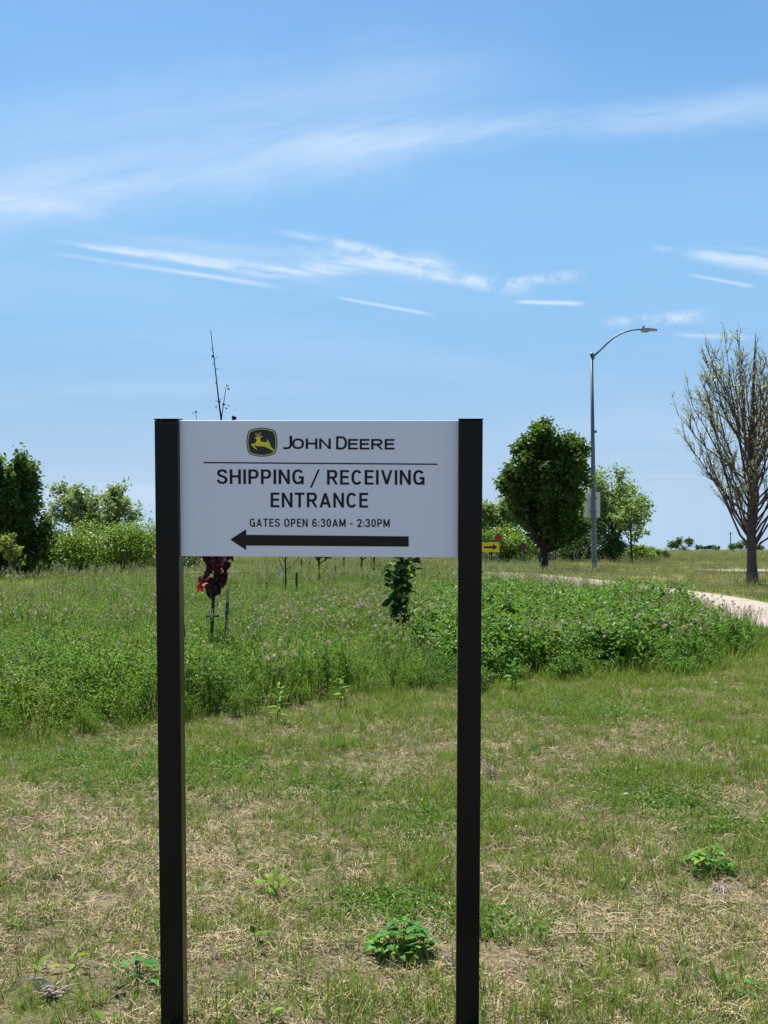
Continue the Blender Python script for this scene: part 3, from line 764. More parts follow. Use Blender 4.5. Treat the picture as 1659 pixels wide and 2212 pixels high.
for q in range(len(sec) - 1):
    for s in range(4): f.append((q * 4 + s, q * 4 + (s + 1) % 4, (q + 1) * 4 + (s + 1) % 4, (q + 1) * 4 + s))
f += [(3, 2, 1, 0), (20, 21, 22, 23)]
head.add(v, f); head.build('lamp_head', M['lamp_grey'], lamp)
mb = MB(); q = A_(1390, 709); mb.tube([q, q + [0, 0, 0.05], q + [0, 0, 0.1], q + [0, 0, 0.12]], [0.035, 0.05, 0.05, 0.03], 8); mb.build('photocell', M['steel_dark'], lamp)
mb = MB(); q = A_(1283, 932); mb.box(q + [0.03, -0.04, -0.06], q + [0.12, 0.04, 0.04]); mb.build('box', M['steel'], lamp)
sb = ray(1280, 1118, 54.16)
ts = thing('traffic_sign', sb, 'blank grey back of a rectangular sign fixed to the lamp post', 'sign')
bevel_box('sign_plate', (-0.33, 0, 0), (0.33, 0.012, 1.1), M['sign_back'], ts, 0.004)
for zz in (0.25, 0.85):
    mb = MB(); mb.box((-0.12, -0.3, zz - 0.02), (0.16, 0.0, zz + 0.02)); mb.build('bracket', M['steel'], ts)

# ------------------------------------------------------------------ markers and arrow sign


def marker(X, Y, half, d, label, board, dots):
    b = ground(X, d); t = thing('road_marker', b, label, 'marker', 'red diamond markers at the road end')
    s = half / F * d; zc = ray(X, Y, d).z - b.z
    mb = MB(); mb.box((-0.03, 0.01, -0.2), (0.03, 0.05, zc + s * 0.6)); mb.build('post', M['steel'], t)
    mb = MB()
    fr = [(0, 0, zc - s), (s, 0, zc), (0, 0, zc + s), (-s, 0, zc)]
    mb.add([(x, -0.004, z) for x, _, z in fr] + [(x, 0.006, z) for x, _, z in fr], [(0, 1, 2, 3), (7, 6, 5, 4), (0, 4, 5, 1), (1, 5, 6, 2), (2, 6, 7, 3), (3, 7, 4, 0)])
    mb.build('board', board, t)
    if dots:
        for i in (-1, 0, 1):
            for j in (-1, 0, 1):
                cx, cz = (i - j) * s * 0.27, zc + (i + j) * s * 0.27
                mb = MB(); mb.tube([(cx, -0.004, cz), (cx, -0.014, cz), (cx, -0.02, cz)], [s * 0.14, s * 0.14, s * 0.07], 10); mb.build('reflector', M['red_dot'], t)
marker(1076.3, 1160, 9.0, 60, 'plain red diamond marker just above the yellow arrow sign', M['red_board'], False)
marker(1129, 1181.5, 9.5, 60, 'dark diamond marker with red reflectors left of the dense tree trunk', M['dark_board'], True)
marker(1197.5, 1175.5, 9.0, 60, 'dark red diamond marker half hidden right of the dense tree trunk', M['dark_board'], True)
d = 52; b = ground(1060, d); t = thing('arrow_sign', b, 'yellow sign with a black right pointing arrow beside the right sign post', 'sign')
q0, q1 = ray(1036, 1192.5, d) - b, ray(1079, 1172, d) - b
for xx in (-0.22, 0.22):
    mb = MB(); mb.box((xx - 0.025, 0.014, -0.2), (xx + 0.025, 0.05, q1.z - 0.05)); mb.build('post', M['steel'], t)
bevel_box('sign_plate', (q0.x, 0, q0.z), (q1.x, 0.012, q1.z), M['yellow'], t, 0.004)
ax = lambda X: (X - 1060) / F * d
az = lambda Y: ray(1060, Y, d).z - b.z
mb = MB(); pts = [(1045, 1184.3), (1065, 1184.3), (1065, 1188.6), (1074.5, 1182), (1065, 1175.6), (1065, 1180), (1045, 1180)]
mb.add([(ax(x), -0.003, az(y)) for x, y in pts], [(0, 1, 5, 6), (2, 3, 4)]); mb.build('arrow', M['sign_black'], t)

# distant pole
b = ground(1578, 240); t = thing('utility_pole', b, 'thin far utility pole on the horizon left of the pear trunk', 'pole')
mb = MB(); mb.tube([(0, 0, -0.2), (0, 0, 3.6)], [0.11, 0.08], 6); mb.build('pole', M['bark_grey'], t)
mb = MB(); mb.box((-0.4, -0.12, 3.2), (0.4, -0.06, 3.3)); mb.build('crossarm', M['bark_grey'], t)

# ------------------------------------------------------------------ saplings, stakes


def leaf_mesh(name, L, W, mat, curl=0.25, tint=0.5):
    """Pointed oval leaf with a midrib fold and a droop, stalk end at the origin, along +x."""
    st = [(0, 0.04), (0.2, 0.36), (0.45, 0.5), (0.72, 0.36), (1.0, 0.02)]
    v, f = [], []
    for t_, w in st:
        z = -curl * L * t_ * t_
        v += [(t_ * L, -w * W, z + 0.18 * W * w), (t_ * L, 0, z), (t_ * L, w * W, z + 0.18 * W * w)]
    for i in range(4):
        b_ = i * 3; f += [(b_, b_ + 3, b_ + 4, b_ + 1), (b_ + 1, b_ + 4, b_ + 5, b_ + 2)]
    mb = MB(); mb.add(v, f, tint); me = mb.mesh(name, True); me.materials.append(mat); return me


def put_leaf(me, p, az, el, roll, s, parent):
    o = bpy.data.objects.new('leaf', me); COL.objects.link(o); o.parent = parent
    o.location = p; o.rotation_euler = (roll, -el, az); o.scale = (s, s, s); return o
LM = {}
for key, mat, L, W in (('red', 'red_leaf', 0.085, 0.085), ('scarlet', 'red_leaf_lit', 0.09, 0.08), ('sap', 'sap_leaf', 0.085, 0.05), ('saplit', 'milk_leaf', 0.085, 0.05),
                       ('broad', 'broad_leaf', 0.05, 0.036), ('milk', 'milk_leaf', 0.10, 0.036), ('dock', 'broad_leaf', 0.09, 0.05), ('dead', 'straw', 0.07, 0.05), ('weedlit', 'milk_leaf', 0.05, 0.03)):
    LM[key] = [leaf_mesh('leaf_' + key, L, W, M[mat], c_, t_) for c_, t_ in ((0.1, 0.1), (0.35, 0.5), (0.6, 0.95))]

# red leaved sapling
b = ground(456, 15.0); kk = 15.0 / F
rs = thing('red_leaved_sapling', b, 'young tree with dark purple red leaves and a bare whip above the sign', 'sapling')
Q = lambda X, Y, dy=0: np.array([(X - 456) * kk, dy, EYE + (HY - Y) * kk - b.z])
stem_pts = [np.array([0, 0, -0.05])] + [Q(*p) for p in ((456, 1390), (459, 1330), (462, 1275), (467, 1200), (472, 1080), (477, 960), (478, 905), (473, 870), (467, 815), (461, 765), (455, 713))]
w = MB(); w.tube(stem_pts, [0.024, 0.022, 0.021, 0.019, 0.018, 0.015, 0.013, 0.012, 0.009, 0.007, 0.0055, 0.0035], 7, 0.5)
r = np.random.default_rng(3)
side = [((478, 905), (482, 870), (489, 829)), ((474, 1000), (495, 950), (504, 898)), ((470, 1060), (445, 990), (421, 890)), ((464, 1240), (452, 1238), (436, 1247)),
        ((466, 1215), (480, 1200), (492, 1185)), ((466, 1225), (455, 1210), (447, 1190))]
for p0, p1, p2 in side: w.tube([Q(*p0), Q(*p1, 0.05), Q(*p2, 0.02)], [0.007, 0.005, 0.003], 5, 0.5)
for Y, s_, l in ((870, -1, 8), (866, 1, 7), (800, 1, 9), (790, -1, 6), (776, 1, 8), (772, -1, 7), (758, -1, 5), (832, -1, 5)):
    X = np.interp(Y, [713, 765, 815, 870, 905], [455, 461, 467, 473, 478]); w.tube([Q(X, Y), Q(X + s_ * l, Y - 6)], [0.004, 0.002], 4, 0.5)
w.build('trunk', M['bark_dark'], rs)
for i in range(170):
    Y = 1180 + 100 * r.random() ** 0.9 if i < 145 else 1000 + 180 * r.random()
    wd = np.interp(Y, [1000, 1180, 1225, 1260, 1280], [60, 27, 27, 16, 5])
    X = np.interp(Y, [960, 1200, 1275], [477, 468, 462]) + wd * r.uniform(-1, 1)
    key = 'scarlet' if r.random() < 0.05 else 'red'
    put_leaf(LM[key][r.integers(3)], Q(X, Y, r.normal() * 0.08), r.random() * 6.28, -0.5 - 0.7 * r.random(), r.normal() * 0.5, 0.7 + 0.5 * r.random(), rs)
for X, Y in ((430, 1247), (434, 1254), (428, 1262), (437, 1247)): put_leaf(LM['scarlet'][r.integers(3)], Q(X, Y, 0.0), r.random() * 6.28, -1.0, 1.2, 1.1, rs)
for X, Y in ((424, 1270), (428, 1273)): put_leaf(LM['dead'][0], Q(X, Y), r.random() * 6.28, -1.0, 1.0, 0.7, rs)
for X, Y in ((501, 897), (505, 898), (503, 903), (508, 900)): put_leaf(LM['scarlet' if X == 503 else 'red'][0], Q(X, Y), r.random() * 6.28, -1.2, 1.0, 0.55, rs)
for X, Y in ((491, 832), (493, 838), (486, 872), (492, 874), (488, 880), (465, 877), (466, 882), (472, 866), (480, 872), (462, 768), (419, 891), (421, 888)):
    put_leaf(LM['red'][0], Q(X, Y), r.random() * 6.28, -0.6, 0.5, 0.42, rs)
tie = MB(); p = Q(458, 1331); tie.tube([p + [-0.07, 0, 0.0], p + [0.0, -0.03, 0.005], p + [0.08, 0, 0.0]], 0.016, 6); tie.tube([p + [0, 0, -0.03], p + [0, 0, 0.03]], 0.027, 8); tie.build('tie_strap', M['strap'], rs)


def stake(X, Y0, lean, d, label, r_=0.022, wooden_top=False):
    b = ground(X, d); t = thing('stake', b, label, 'stake', 'planting stakes beside the saplings')
    top = np.array([lean / F * d, 0, EYE + (HY - Y0) / F * d - b.z])
    mb = MB(); e1 = top * (0.82 if wooden_top else 1.0)
    mb.tube([(0, 0, -0.1), top * 0.4, e1], [r_, r_, r_], 6); mb.build('shaft', M['stake'], t)
    if wooden_top:
        mb = MB(); mb.tube([e1, top], [r_ * 1.1, r_ * 1.0], 6); mb.build('stake_top', M['wood'], t)
        mb = MB(); mb.tube([top * 0.72, top * 0.75], [r_ * 1.15, r_ * 1.15], 6); mb.build('tape', M['blue_band'], t)
    return t
stake(487, 1271, 5, 14.6, 'dark green stake with pale wooden top right of the red leaved sapling', 0.021, True)
stake(403, 1322, -9, 14.4, 'leaning dark stake partly hidden behind the left sign post', 0.016)
stake(640, 1236, 1, 25, 'dark stake just right of the small bare sapling', 0.024)
stake(581, 1258, -5, 24, 'short dark stake left of the small bare sapling', 0.024)
stake(722, 1223, 3, 34, 'far dark stake right of the small leafy sapling', 0.026)
stake(651, 1208, 0, 40, 'thin far stake under the sign panel near the bare sapling', 0.026)
stake(668, 1212, 0, 40, 'thin far stake between the bare sapling and the leafy one', 0.026)

# small bare sapling with a tag
b = ground(617, 24); bs = thing('bare_sapling', b, 'small leafless forked sapling with a white tag in the meadow', 'sapling')
q = lambda X, Y, dy=0: np.array([(X - 617) / F * 24, dy, EYE + (HY - Y) / F * 24 - b.z])
w = MB(); w.tube([(0, 0, -0.05), q(617, 1290), q(617.5, 1235), q(616, 1200), q(614, 1140), q(617, 1060)], [0.022, 0.02, 0.016, 0.013, 0.009, 0.005], 6)
for p0, p1, p2 in (((617, 1240), (607, 1222), (598, 1195)), ((617, 1231), (632, 1221), (648, 1200)), ((616, 1215), (606, 1200), (600, 1170)), ((617, 1210), (628, 1195), (632, 1160)), ((615, 1180), (606, 1150), (600, 1120)), ((615, 1160), (625, 1130), (628, 1100))):
    w.tube([q(*p0), q(*p1, 0.05), q(*p2, 0.08)], [0.009, 0.007, 0.004], 5)
w.build('trunk', M['bark_dark'], bs)
mb = MB(); p = q(607, 1243); mb.add([p + [-0.03, 0, -0.07], p + [0.01, 0.01, -0.08], p + [0.04, 0.0, 0.07], p + [0.0, -0.01, 0.07], p + [-0.03, 0.004, -0.07], p + [0.01, 0.014, -0.08], p + [0.04, 0.004, 0.07], p + [0.0, -0.006, 0.07]],
                                    [(0, 1, 2, 3), (7, 6, 5, 4), (0, 4, 5, 1), (1, 5, 6, 2), (2, 6, 7, 3), (3, 7, 4, 0)]); mb.build('plant_tag', M['white_tag'], bs)

# leafy columnar sapling
b = ground(864, 16.5); cs = thing('leafy_sapling', b, 'column of dark green leaves hanging below the sign panel right of centre', 'sapling')
q = lambda X, Y, dy=0: np.array([(X - 864) / F * 16.5, dy, EYE + (HY - Y) / F * 16.5 - b.z])
w = MB(); w.tube([(0, 0, -0.05), q(863, 1330), q(866, 1250), q(870, 1150), q(872, 1040)], [0.022, 0.02, 0.017, 0.011, 0.004], 7)
r = np.random.default_rng(9); P_ = []
for i in range(290):
    Y = 1350 - 155 * (i / 250) if i < 250 else 1195 - 150 * (i - 250) / 40
    wd = np.interp(Y, [1040, 1150, 1205, 1240, 1290, 1340], [10, 42, 38, 30, 23, 22])
    P_.append((Y, wd * r.uniform(-1, 1) * (0.55 + 0.45 * r.random()), r.normal() * 0.09))
for Y in np.arange(1330, 1060, -12):
    a_ = r.random() * 6.28; wd = np.interp(Y, [1040, 1150, 1205, 1240, 1340], [8, 34, 26, 20, 14]) / F * 16.5
    c = q(np.interp(Y, [1040, 1150, 1250, 1330], [872, 870, 866, 863]), Y); w.tube([c, c + [math.cos(a_) * wd, math.sin(a_) * wd, 0.09]], [0.005, 0.002], 4)
w.build('trunk', M['bark_dark'], cs)
for Y, dx, dy in P_:
    xc = np.interp(Y, [1040, 1150, 1205, 1250, 1330], [872, 872, 874, 866, 863])
    key = 'saplit' if r.random() < (0.12 if Y < 1260 else 0.04) else 'sap'
    put_leaf(LM[key][r.integers(3)], q(xc + dx, Y, -abs(dy) if r.random() < 0.7 else dy), r.random() * 6.28, 0.55 - 1.3 * r.random(), r.normal() * 0.8, 1.15 + 0.6 * r.random(), cs)


def small_sapling(X, d, Htop, label, leafm, seed):
    tree('small_sapling', label, 'sapling', ground(X, d), Htop, prof([(0.2, 0.25), (0.5, 0.45), (0.8, 0.3), (1, 0.1)], 0.2), 0.62, 0.028, 16, 5, 3, 5, 0.12, 0.05, M['bark_dark'], leafm, seed, sub_len=0.12, group='young trees planted in the meadow')
small_sapling(691, 33, 2.1, 'small green leafed sapling hanging under the middle of the sign panel', M['sap_leaf'], 101)
small_sapling(780, 36, 2.1, 'small dark leafed sapling under the panel, left of the dark pair', M['red_leaf'], 102)
small_sapling(806, 38, 2.2, 'small dark green sapling under the panel, right of the dark pair', M['sap_leaf'], 103)
small_sapling(742, 42, 2.0, 'thin far sapling under the panel between the stake and the dark pair', M['bush'], 104)

# ------------------------------------------------------------------ single weeds and litter on the lawn


def weed_clump(name, label, X, d, n, spread, height, keys, seed, s=1.0, cat='weed', flat=False, rise=0.2):
    b = ground(X, d); t = thing(name, b, label, cat)
    r = np.random.default_rng(seed); w = MB(); L = []
    for i in range(n):
        a_ = i * 2.39996 + r.normal() * 0.3; rr = spread * math.sqrt((i + 0.5) / n)
        z = height * (1 - (rr / spread) ** 2 * 0.65) * (0.55 + 0.45 * r.random())
        e_ = np.array([rr * math.cos(a_), rr * math.sin(a_), z])
        w.tube(bez(np.array([e_[0] * 0.15, e_[1] * 0.15, -0.01]), np.array([e_[0] * 0.5, e_[1] * 0.5, z * 0.8]), e_, 4), [0.002, 0.0018, 0.0015, 0.001], 4, r.random(), cap=False)
        L.append((e_, a_))
    w.build('stem', M['broad_leaf'], t)
    for e_, a_ in L:
        for j in range(3 if not flat else 1):
            put_leaf(LM[keys[r.integers(len(keys))]][r.integers(3)], e_, a_ + ((j - 1) * 1.9 if not flat else 0) + r.normal() * 0.2, rise + r.normal() * 0.25, r.normal() * 0.3, s * (0.75 + 0.5 * r.random()), t)
    return t
weed_clump('weed_clump', 'bushy dark green clover clump in the lawn left of the right sign post', 868, 4.93, 60, 0.125, 0.155, ['broad', 'broad', 'broad', 'weedlit'], 1, 0.75)
weed_clump('weed_clump', 'dark broad leaved weed just left of the left sign post foot', 300, 4.62, 12, 0.10, 0.09, ['dock'], 2, 0.75, flat=True, rise=0.3)
weed_clump('weed_clump', 'pale yellow green tuft weed in the lawn below the arrow head', 598, 5.75, 16, 0.08, 0.10, ['milk'], 3, 0.6, flat=True, rise=0.9)
weed_clump('weed_clump', 'green weed patch by the right edge of the lawn', 1532, 6.1, 26, 0.13, 0.13, ['broad', 'broad', 'weedlit'], 4, 0.8)
weed_clump('weed_clump', 'small dark weed leaves in the bottom right corner of the lawn', 1592, 4.55, 7, 0.07, 0.04, ['dock'], 5, 0.6, flat=True, rise=0.5)
weed_clump('seedling', 'small upright seedling left of the pair near the lower left corner', 76, 4.74, 4, 0.03, 0.05, ['milk'], 6, 0.5, flat=True, rise=0.9)
weed_clump('seedling', 'small round leaved seedling midway between the left edge and the left post', 160, 4.75, 5, 0.045, 0.06, ['weedlit'], 7, 0.8, flat=True, rise=0.8)
weed_clump('seedling', 'small bright seedling at the bottom edge left of the left post', 235, 4.2, 4, 0.04, 0.04, ['weedlit'], 8, 0.8, flat=True, rise=0.7)
weed_clump('seedling', 'bright green seedling at the bottom edge between the sign posts', 585, 4.25, 6, 0.03, 0.05, ['weedlit'], 9, 0.6, flat=True, rise=0.9)
weed_clump('seedling', 'upright leafy seedling in the lawn under the arrow below the pale tuft', 555, 5.0, 6, 0.03, 0.09, ['broad'], 10, 0.8, flat=True, rise=1.1)
weed_clump('seedling', 'yellow green leaf tuft in the lawn right beside the left post at mid height', 555, 6.05, 6, 0.03, 0.07, ['weedlit'], 12, 0.7, flat=True, rise=1.0)


def upright_weed(X, d, h, label, seed, key='milk', n=14, s=1.0):
    b = ground(X, d); t = thing('tall_weed', b, label, 'weed'); r = np.random.default_rng(seed)
    w = MB(); w.tube([(0, 0, -0.03), (0.01, 0, h * 0.5), (0.02, 0.0, h)], [0.006, 0.005, 0.003], 5); w.build('stem', M['milk_leaf'], t)
    for i in range(n):
        z = h * (0.25 + 0.75 * i / n); a_ = (i % 2) * math.pi + (i // 2) * 1.57 + r.normal() * 0.25
        put_leaf(LM[key][r.integers(3)], (0.015, 0, z), a_, 0.35 + 0.5 * i / n, r.normal() * 0.2, s * (1.1 - 0.45 * i / n), t)
upright_weed(598, 10.45, 0.34, 'bright yellow green upright weed at the meadow edge below the arrow head', 1, n=16)
upright_weed(1497, 21.5, 0.62, 'bright green tall weed standing in front of the path', 2, n=16, s=1.6)
upright_weed(1380, 14.0, 0.36, 'light green upright weed at the right end of the clover mound', 3, n=12)
upright_weed(165, 14.5, 0.62, 'bright green leafy weed sticking out of the left meadow', 4, n=12)
upright_weed(735, 11.3, 0.3, 'light green weed under the panel at the meadow edge', 5, 'weedlit', 14, 1.6)
upright_weed(1105, 12.4, 0.34, 'grassy green weed right beside the right post at the meadow edge', 6, 'broad', 14, 1.8)


def twig_heap(name, label, X, d, n, spread, h, mat, seed, cat):
    b = ground(X, d); r = np.random.default_rng(seed); t = thing(name, b, label, cat); mb = MB()
    for i in range(n):
        a_ = r.random() * 6.283; p1 = np.array([math.cos(a_) * spread * r.random(), math.sin(a_) * spread * r.random(), 0.01 + h * r.random()])
        p0 = r.normal(size=3) * [0.02, 0.02, 0.0] + [0, 0, 0.01]; mb.tube([p0, (p0 + p1) / 2 + r.normal(size=3) * 0.008 + [0, 0, 0.006], p1], [0.0035, 0.003, 0.0015], 4, r.random())
    mb.build('twigs', mat, t)['kind'] = 'stuff'
    return t
twig_heap('dead_twigs', 'grey dead twig heap in the lower left lawn', 118, 4.5, 22, 0.11, 0.07, M['twig_dead'], 1, 'twigs')
twig_heap('dead_twigs', 'dry brown grass stub beside the dark green clump', 985, 4.78, 26, 0.09, 0.06, M['twig_dead'], 2, 'twigs')
twig_heap('dead_twigs', 'dry stalk bundle by the lower right of the lawn', 1555, 5.75, 16, 0.09, 0.04, M['twig_dead'], 3, 'twigs')
twig_heap('dead_twigs', 'grey dry stems in the lawn right of the right post', 1060, 8.4, 26, 0.16, 0.11, M['twig_dead'], 4, 'twigs')
twig_heap('dead_twigs', 'dark dry twigs lying left of the left post at mid lawn', 105, 5.9, 18, 0.12, 0.03, M['bark_grey'], 5, 'twigs')
b = ground(1270, 5.1); mb = MB(); mb.tube([(-0.13, 0.0, 0.008), (-0.05, -0.012, 0.016), (0.05, -0.004, 0.012), (0.14, 0.02, 0.012)], [0.003, 0.004, 0.004, 0.002], 6, 0.9)
t = mb.build('dry_stalk', M['straw']); t.location = b + Vector((0, 0, 0.02)); tag(t, 'pale straight dry stalk lying on the lower right lawn', 'stalk')
bm = bmesh.new(); bmesh.ops.create_icosphere(bm, subdivisions=2, radius=0.024)
for v_ in bm.verts: v_.co *= 0.8 + 0.4 * random.random(); v_.co.z *= 0.6
me = bpy.data.meshes.new('stone'); bm.to_mesh(me); bm.free()
t = link('stone', me, M['stone']); t.location = ground(1352, 7.8) + Vector((0, 0, 0.02)); tag(t, 'small pale stone lying in the right lawn', 'stone')

# ------------------------------------------------------------------ ground cover
PROTO = bpy.data.collections.new('ground_cover_sources')       # never linked: only the scatters below draw from it


def proto_set(name, meshes):
    c = bpy.data.collections.new(name)
    for i, me in enumerate(meshes):
        o = bpy.data.objects.new('%s_%02d' % (name, i), me); c.objects.link(o)
    return c


def scatter(name, label, pts, coll, n_var, scl, r, tilt=0.12):
    pts = np.asarray(pts); n = len(pts)
    me = bpy.data.meshes.new(name); me.from_pydata(pts.tolist(), [], [])
    a1 = me.attributes.new('turn', 'FLOAT_VECTOR', 'POINT')
    rt = np.stack([r.normal(size=n) * tilt, r.normal(size=n) * tilt, r.random(n) * 6.283], 1); a1.data.foreach_set('vector', rt.ravel().astype(np.float32))
    a2 = me.attributes.new('size', 'FLOAT', 'POINT'); a2.data.foreach_set('value', np.asarray(scl, np.float32))
    a3 = me.attributes.new('pick', 'INT', 'POINT'); a3.data.foreach_set('value', r.integers(0, n_var, n).astype(np.int32))
    o = link(name, me); tag(o, label, None, None, 'stuff')
    ng = bpy.data.node_groups.new(name, 'GeometryNodeTree')
    ng.interface.new_socket('Geometry', in_out='INPUT', socket_type='NodeSocketGeometry')
    ng.interface.new_socket('Geometry', in_out='OUTPUT', socket_type='NodeSocketGeometry')
    N = ng.nodes; K = ng.links
    gi, go = N.new('NodeGroupInput'), N.new('NodeGroupOutput')
    ins = N.new('GeometryNodeInstanceOnPoints'); ci = N.new('GeometryNodeCollectionInfo')
    ci.inputs['Collection'].default_value = coll; ci.inputs['Separate Children'].default_value = True; ci.inputs['Reset Children'].default_value = True
    def attr(nm, typ):
        q_ = N.new('GeometryNodeInputNamedAttribute'); q_.data_type = typ; q_.inputs['Name'].default_value = nm
        return [s for s in q_.outputs if s.enabled and s.name == 'Attribute'][0]
    K.new(gi.outputs[0], ins.inputs['Points']); K.new(ci.outputs[0], ins.inputs['Instance'])
    ins.inputs['Pick Instance'].default_value = True
    K.new(attr('pick', 'INT'), ins.inputs['Instance Index']); K.new(attr('turn', 'FLOAT_VECTOR'), ins.inputs['Rotation']); K.new(attr('size', 'FLOAT'), ins.inputs['Scale'])
    K.new(ins.outputs[0], go.inputs[0])
    md = o.modifiers.new('scatter', 'NODES'); md.node_group = ng
    return o


def blades(mb, r, n, h, spread, wid, lean=0.4, bend=0.5, seg=3):
    for i in range(n):
        a_ = r.random() * 6.283; p = np.array([r.normal() * spread, r.normal() * spread, -0.005])
        L = h * (0.45 + 0.65 * r.random()); d_ = np.array([math.cos(a_), math.sin(a_), 0]); ln = lean * r.random(); bd = bend * r.random()
        sd = np.array([-d_[1], d_[0], 0]) * wid * 0.5 * (0.7 + 0.6 * r.random()); v = []
        tt = np.linspace(0, 1, seg + 1)
        for t_ in tt[:-1]:
            c = p + d_ * L * (ln * t_ + bd * t_ * t_ * 0.7) + np.array([0, 0, L * t_ * (1 - 0.35 * bd * t_)]); k_ = 1 - 0.55 * t_
            v += [c - sd * k_, c + sd * k_]
        t_ = 1.0; v.append(p + d_ * L * (ln + bd * 0.7) + np.array([0, 0, L * (1 - 0.35 * bd)]))
        f = [(2 * j, 2 * j + 1, 2 * j + 3, 2 * j + 2) for j in range(seg - 1)] + [(2 * seg - 2, 2 * seg - 1, 2 * seg)]
        mb.add(v, f, r.random())


def lawn_tuft(seed, mat, n=14, h=0.075, sp=0.018, wd=0.0035):
    r = np.random.default_rng(seed); mb = MB(); blades(mb, r, n, h, sp, wd, 0.5, 0.7); me = mb.mesh('lawn_tuft'); me.materials.append(mat); return me


def straw_mat(seed, n=52, R=0.13, L=0.05):
    r = np.random.default_rng(seed); mb = MB()
    for i in range(n):
        a_ = r.random() * 6.283; rr = R * math.sqrt(r.random()); th = r.random() * 6.283; l = L * (0.3 + 1.0 * r.random()); w_ = 0.0006 + 0.0014 * r.random() ** 2
        c = np.array([rr * math.cos(a_), rr * math.sin(a_), 0.004 + 0.016 * r.random()]); d_ = np.array([math.cos(th), math.sin(th), r.normal() * 0.35]); s_ = np.array([-d_[1], d_[0], r.normal() * 0.4]) * w_
        m_ = c + np.array([0, 0, l * 0.06 * r.normal()]) + s_ * r.normal() * 3
        mb.add([c - d_ * l / 2 - s_, c - d_ * l / 2 + s_, m_ - s_, m_ + s_, c + d_ * l / 2 - s_ * 0.6, c + d_ * l / 2 + s_ * 0.6], [(0, 1, 3, 2), (2, 3, 5, 4)], r.random())
    me = mb.mesh('straw_mat'); me.materials.append(M['straw']); return me


def leafy_weed(seed, mat, stems=6, h=0.42, per=34, leaf=0.026, width=0.5, sp=0.05, spread=0.22):
    r = np.random.default_rng(seed); mb = MB()
    for s_ in range(stems):
        a_ = r.random() * 6.283; p0 = np.array([r.normal() * sp, r.normal() * sp, -0.02]); hh = h * (0.65 + 0.5 * r.random())
        e_ = p0 + np.array([math.cos(a_) * spread * hh, math.sin(a_) * spread * hh, hh]); B = bez(p0, p0 + np.array([0, 0, hh * 0.5]), e_, 4)
        mb.tube(B, [0.003, 0.0025, 0.002, 0.001], 3, r.random() * 0.5, cap=False)
        n = per; t_ = 0.12 + 0.88 * r.random(n) ** 0.8
        c = np.stack([np.interp(t_, np.linspace(0, 1, 4), B[:, k]) for k in range(3)], 1) + r.normal(size=(n, 3)) * [0.03, 0.03, 0.015]
        mb.leaves(c, leaf * (0.6 + 0.8 * r.random(n)), width, 0.5, r)
    me = mb.mesh('leafy_weed'); me.materials.append(mat); return me


def tall_clump(seed, mat, n=22, h=0.5, heads=5, seedmat=None, wd=0.006, hh=1.25, sp=0.05):
    r = np.random.default_rng(seed); mb = MB(); blades(mb, r, n, h, sp, wd, 0.35, 0.7, 3); nb = len(mb.f)
    hs = 0
    for i in range(heads):
        a_ = r.random() * 6.283; p0 = np.array([r.normal() * sp, r.normal() * sp, 0]); H_ = h * hh * (0.75 + 0.4 * r.random())
        e_ = p0 + np.array([math.cos(a_) * 0.16 * H_, math.sin(a_) * 0.16 * H_, H_]); B = bez(p0, p0 + [0, 0, H_ * 0.6], e_, 4); mb.tube(B, [0.0022, 0.002, 0.0016, 0.001], 3, r.random(), cap=False)
    nb = len(mb.f)
    for i in range(heads):
        pass
    # seed heads
    r2 = np.random.default_rng(seed)
    mb2 = MB()
    ends = []
    k_ = 0
    vs = np.concatenate(mb.v)
    for q_ in range(heads): ends.append(vs[-(q_ * 12) - 1] if heads else None)
    for p in ends:
        n_ = 10; c = p + np.stack([r2.normal(size=n_) * 0.010, r2.normal(size=n_) * 0.010, -r2.random(n_) * 0.11 + 0.02], 1); mb.leaves(c, 0.022 * (0.7 + 0.6 * r2.random(n_)), 0.4, 0.0, r2, axis=np.tile([[0, 0, 1.0]], (n_, 1)))
    me = mb.mesh('tall_clump'); me.materials.append(mat)
    if seedmat is not None:
        me.materials.append(seedmat); mi = np.zeros(len(me.polygons), np.int32); mi[nb:] = 1; me.polygons.foreach_set('material_index', mi)
    return me


def flower(seed, h, rad, petal, stem):
    r = np.random.default_rng(seed); mb = MB(); mb.tube([(0, 0, 0), (0.01, 0, h * 0.5), (0.015, 0.01, h)], [0.0022, 0.002, 0.0015], 3, 0.5, cap=False); nb = len(mb.f)
    n_ = 26; d_ = r.normal(size=(n_, 3)); d_ /= np.linalg.norm(d_, axis=1)[:, None]; d_[:, 2] *= 0.85
    mb.leaves(np.array([0.015, 0.01, h]) + d_ * rad * 0.75, rad * 0.9, 0.6, 0.0, r, axis=d_)
    me = mb.mesh('flower'); me.materials.append(stem); me.materials.append(petal); mi = np.zeros(len(me.polygons), np.int32); mi[nb:] = 1; me.polygons.foreach_set('material_index', mi); return me


def wedge(n, d0, d1, r, margin=2.0, power=1.0):
    """Points spread evenly over the ground that the camera sees between d0 and d1, with a margin on both sides."""
    y = np.sqrt(d0 ** 2 + (d1 ** 2 - d0 ** 2) * r.random(n)) if power == 1 else d0 * (d1 / d0) ** r.random(n)
    x = (r.random(n) * 2 - 1) * (0.318 * y + margin); return x, y


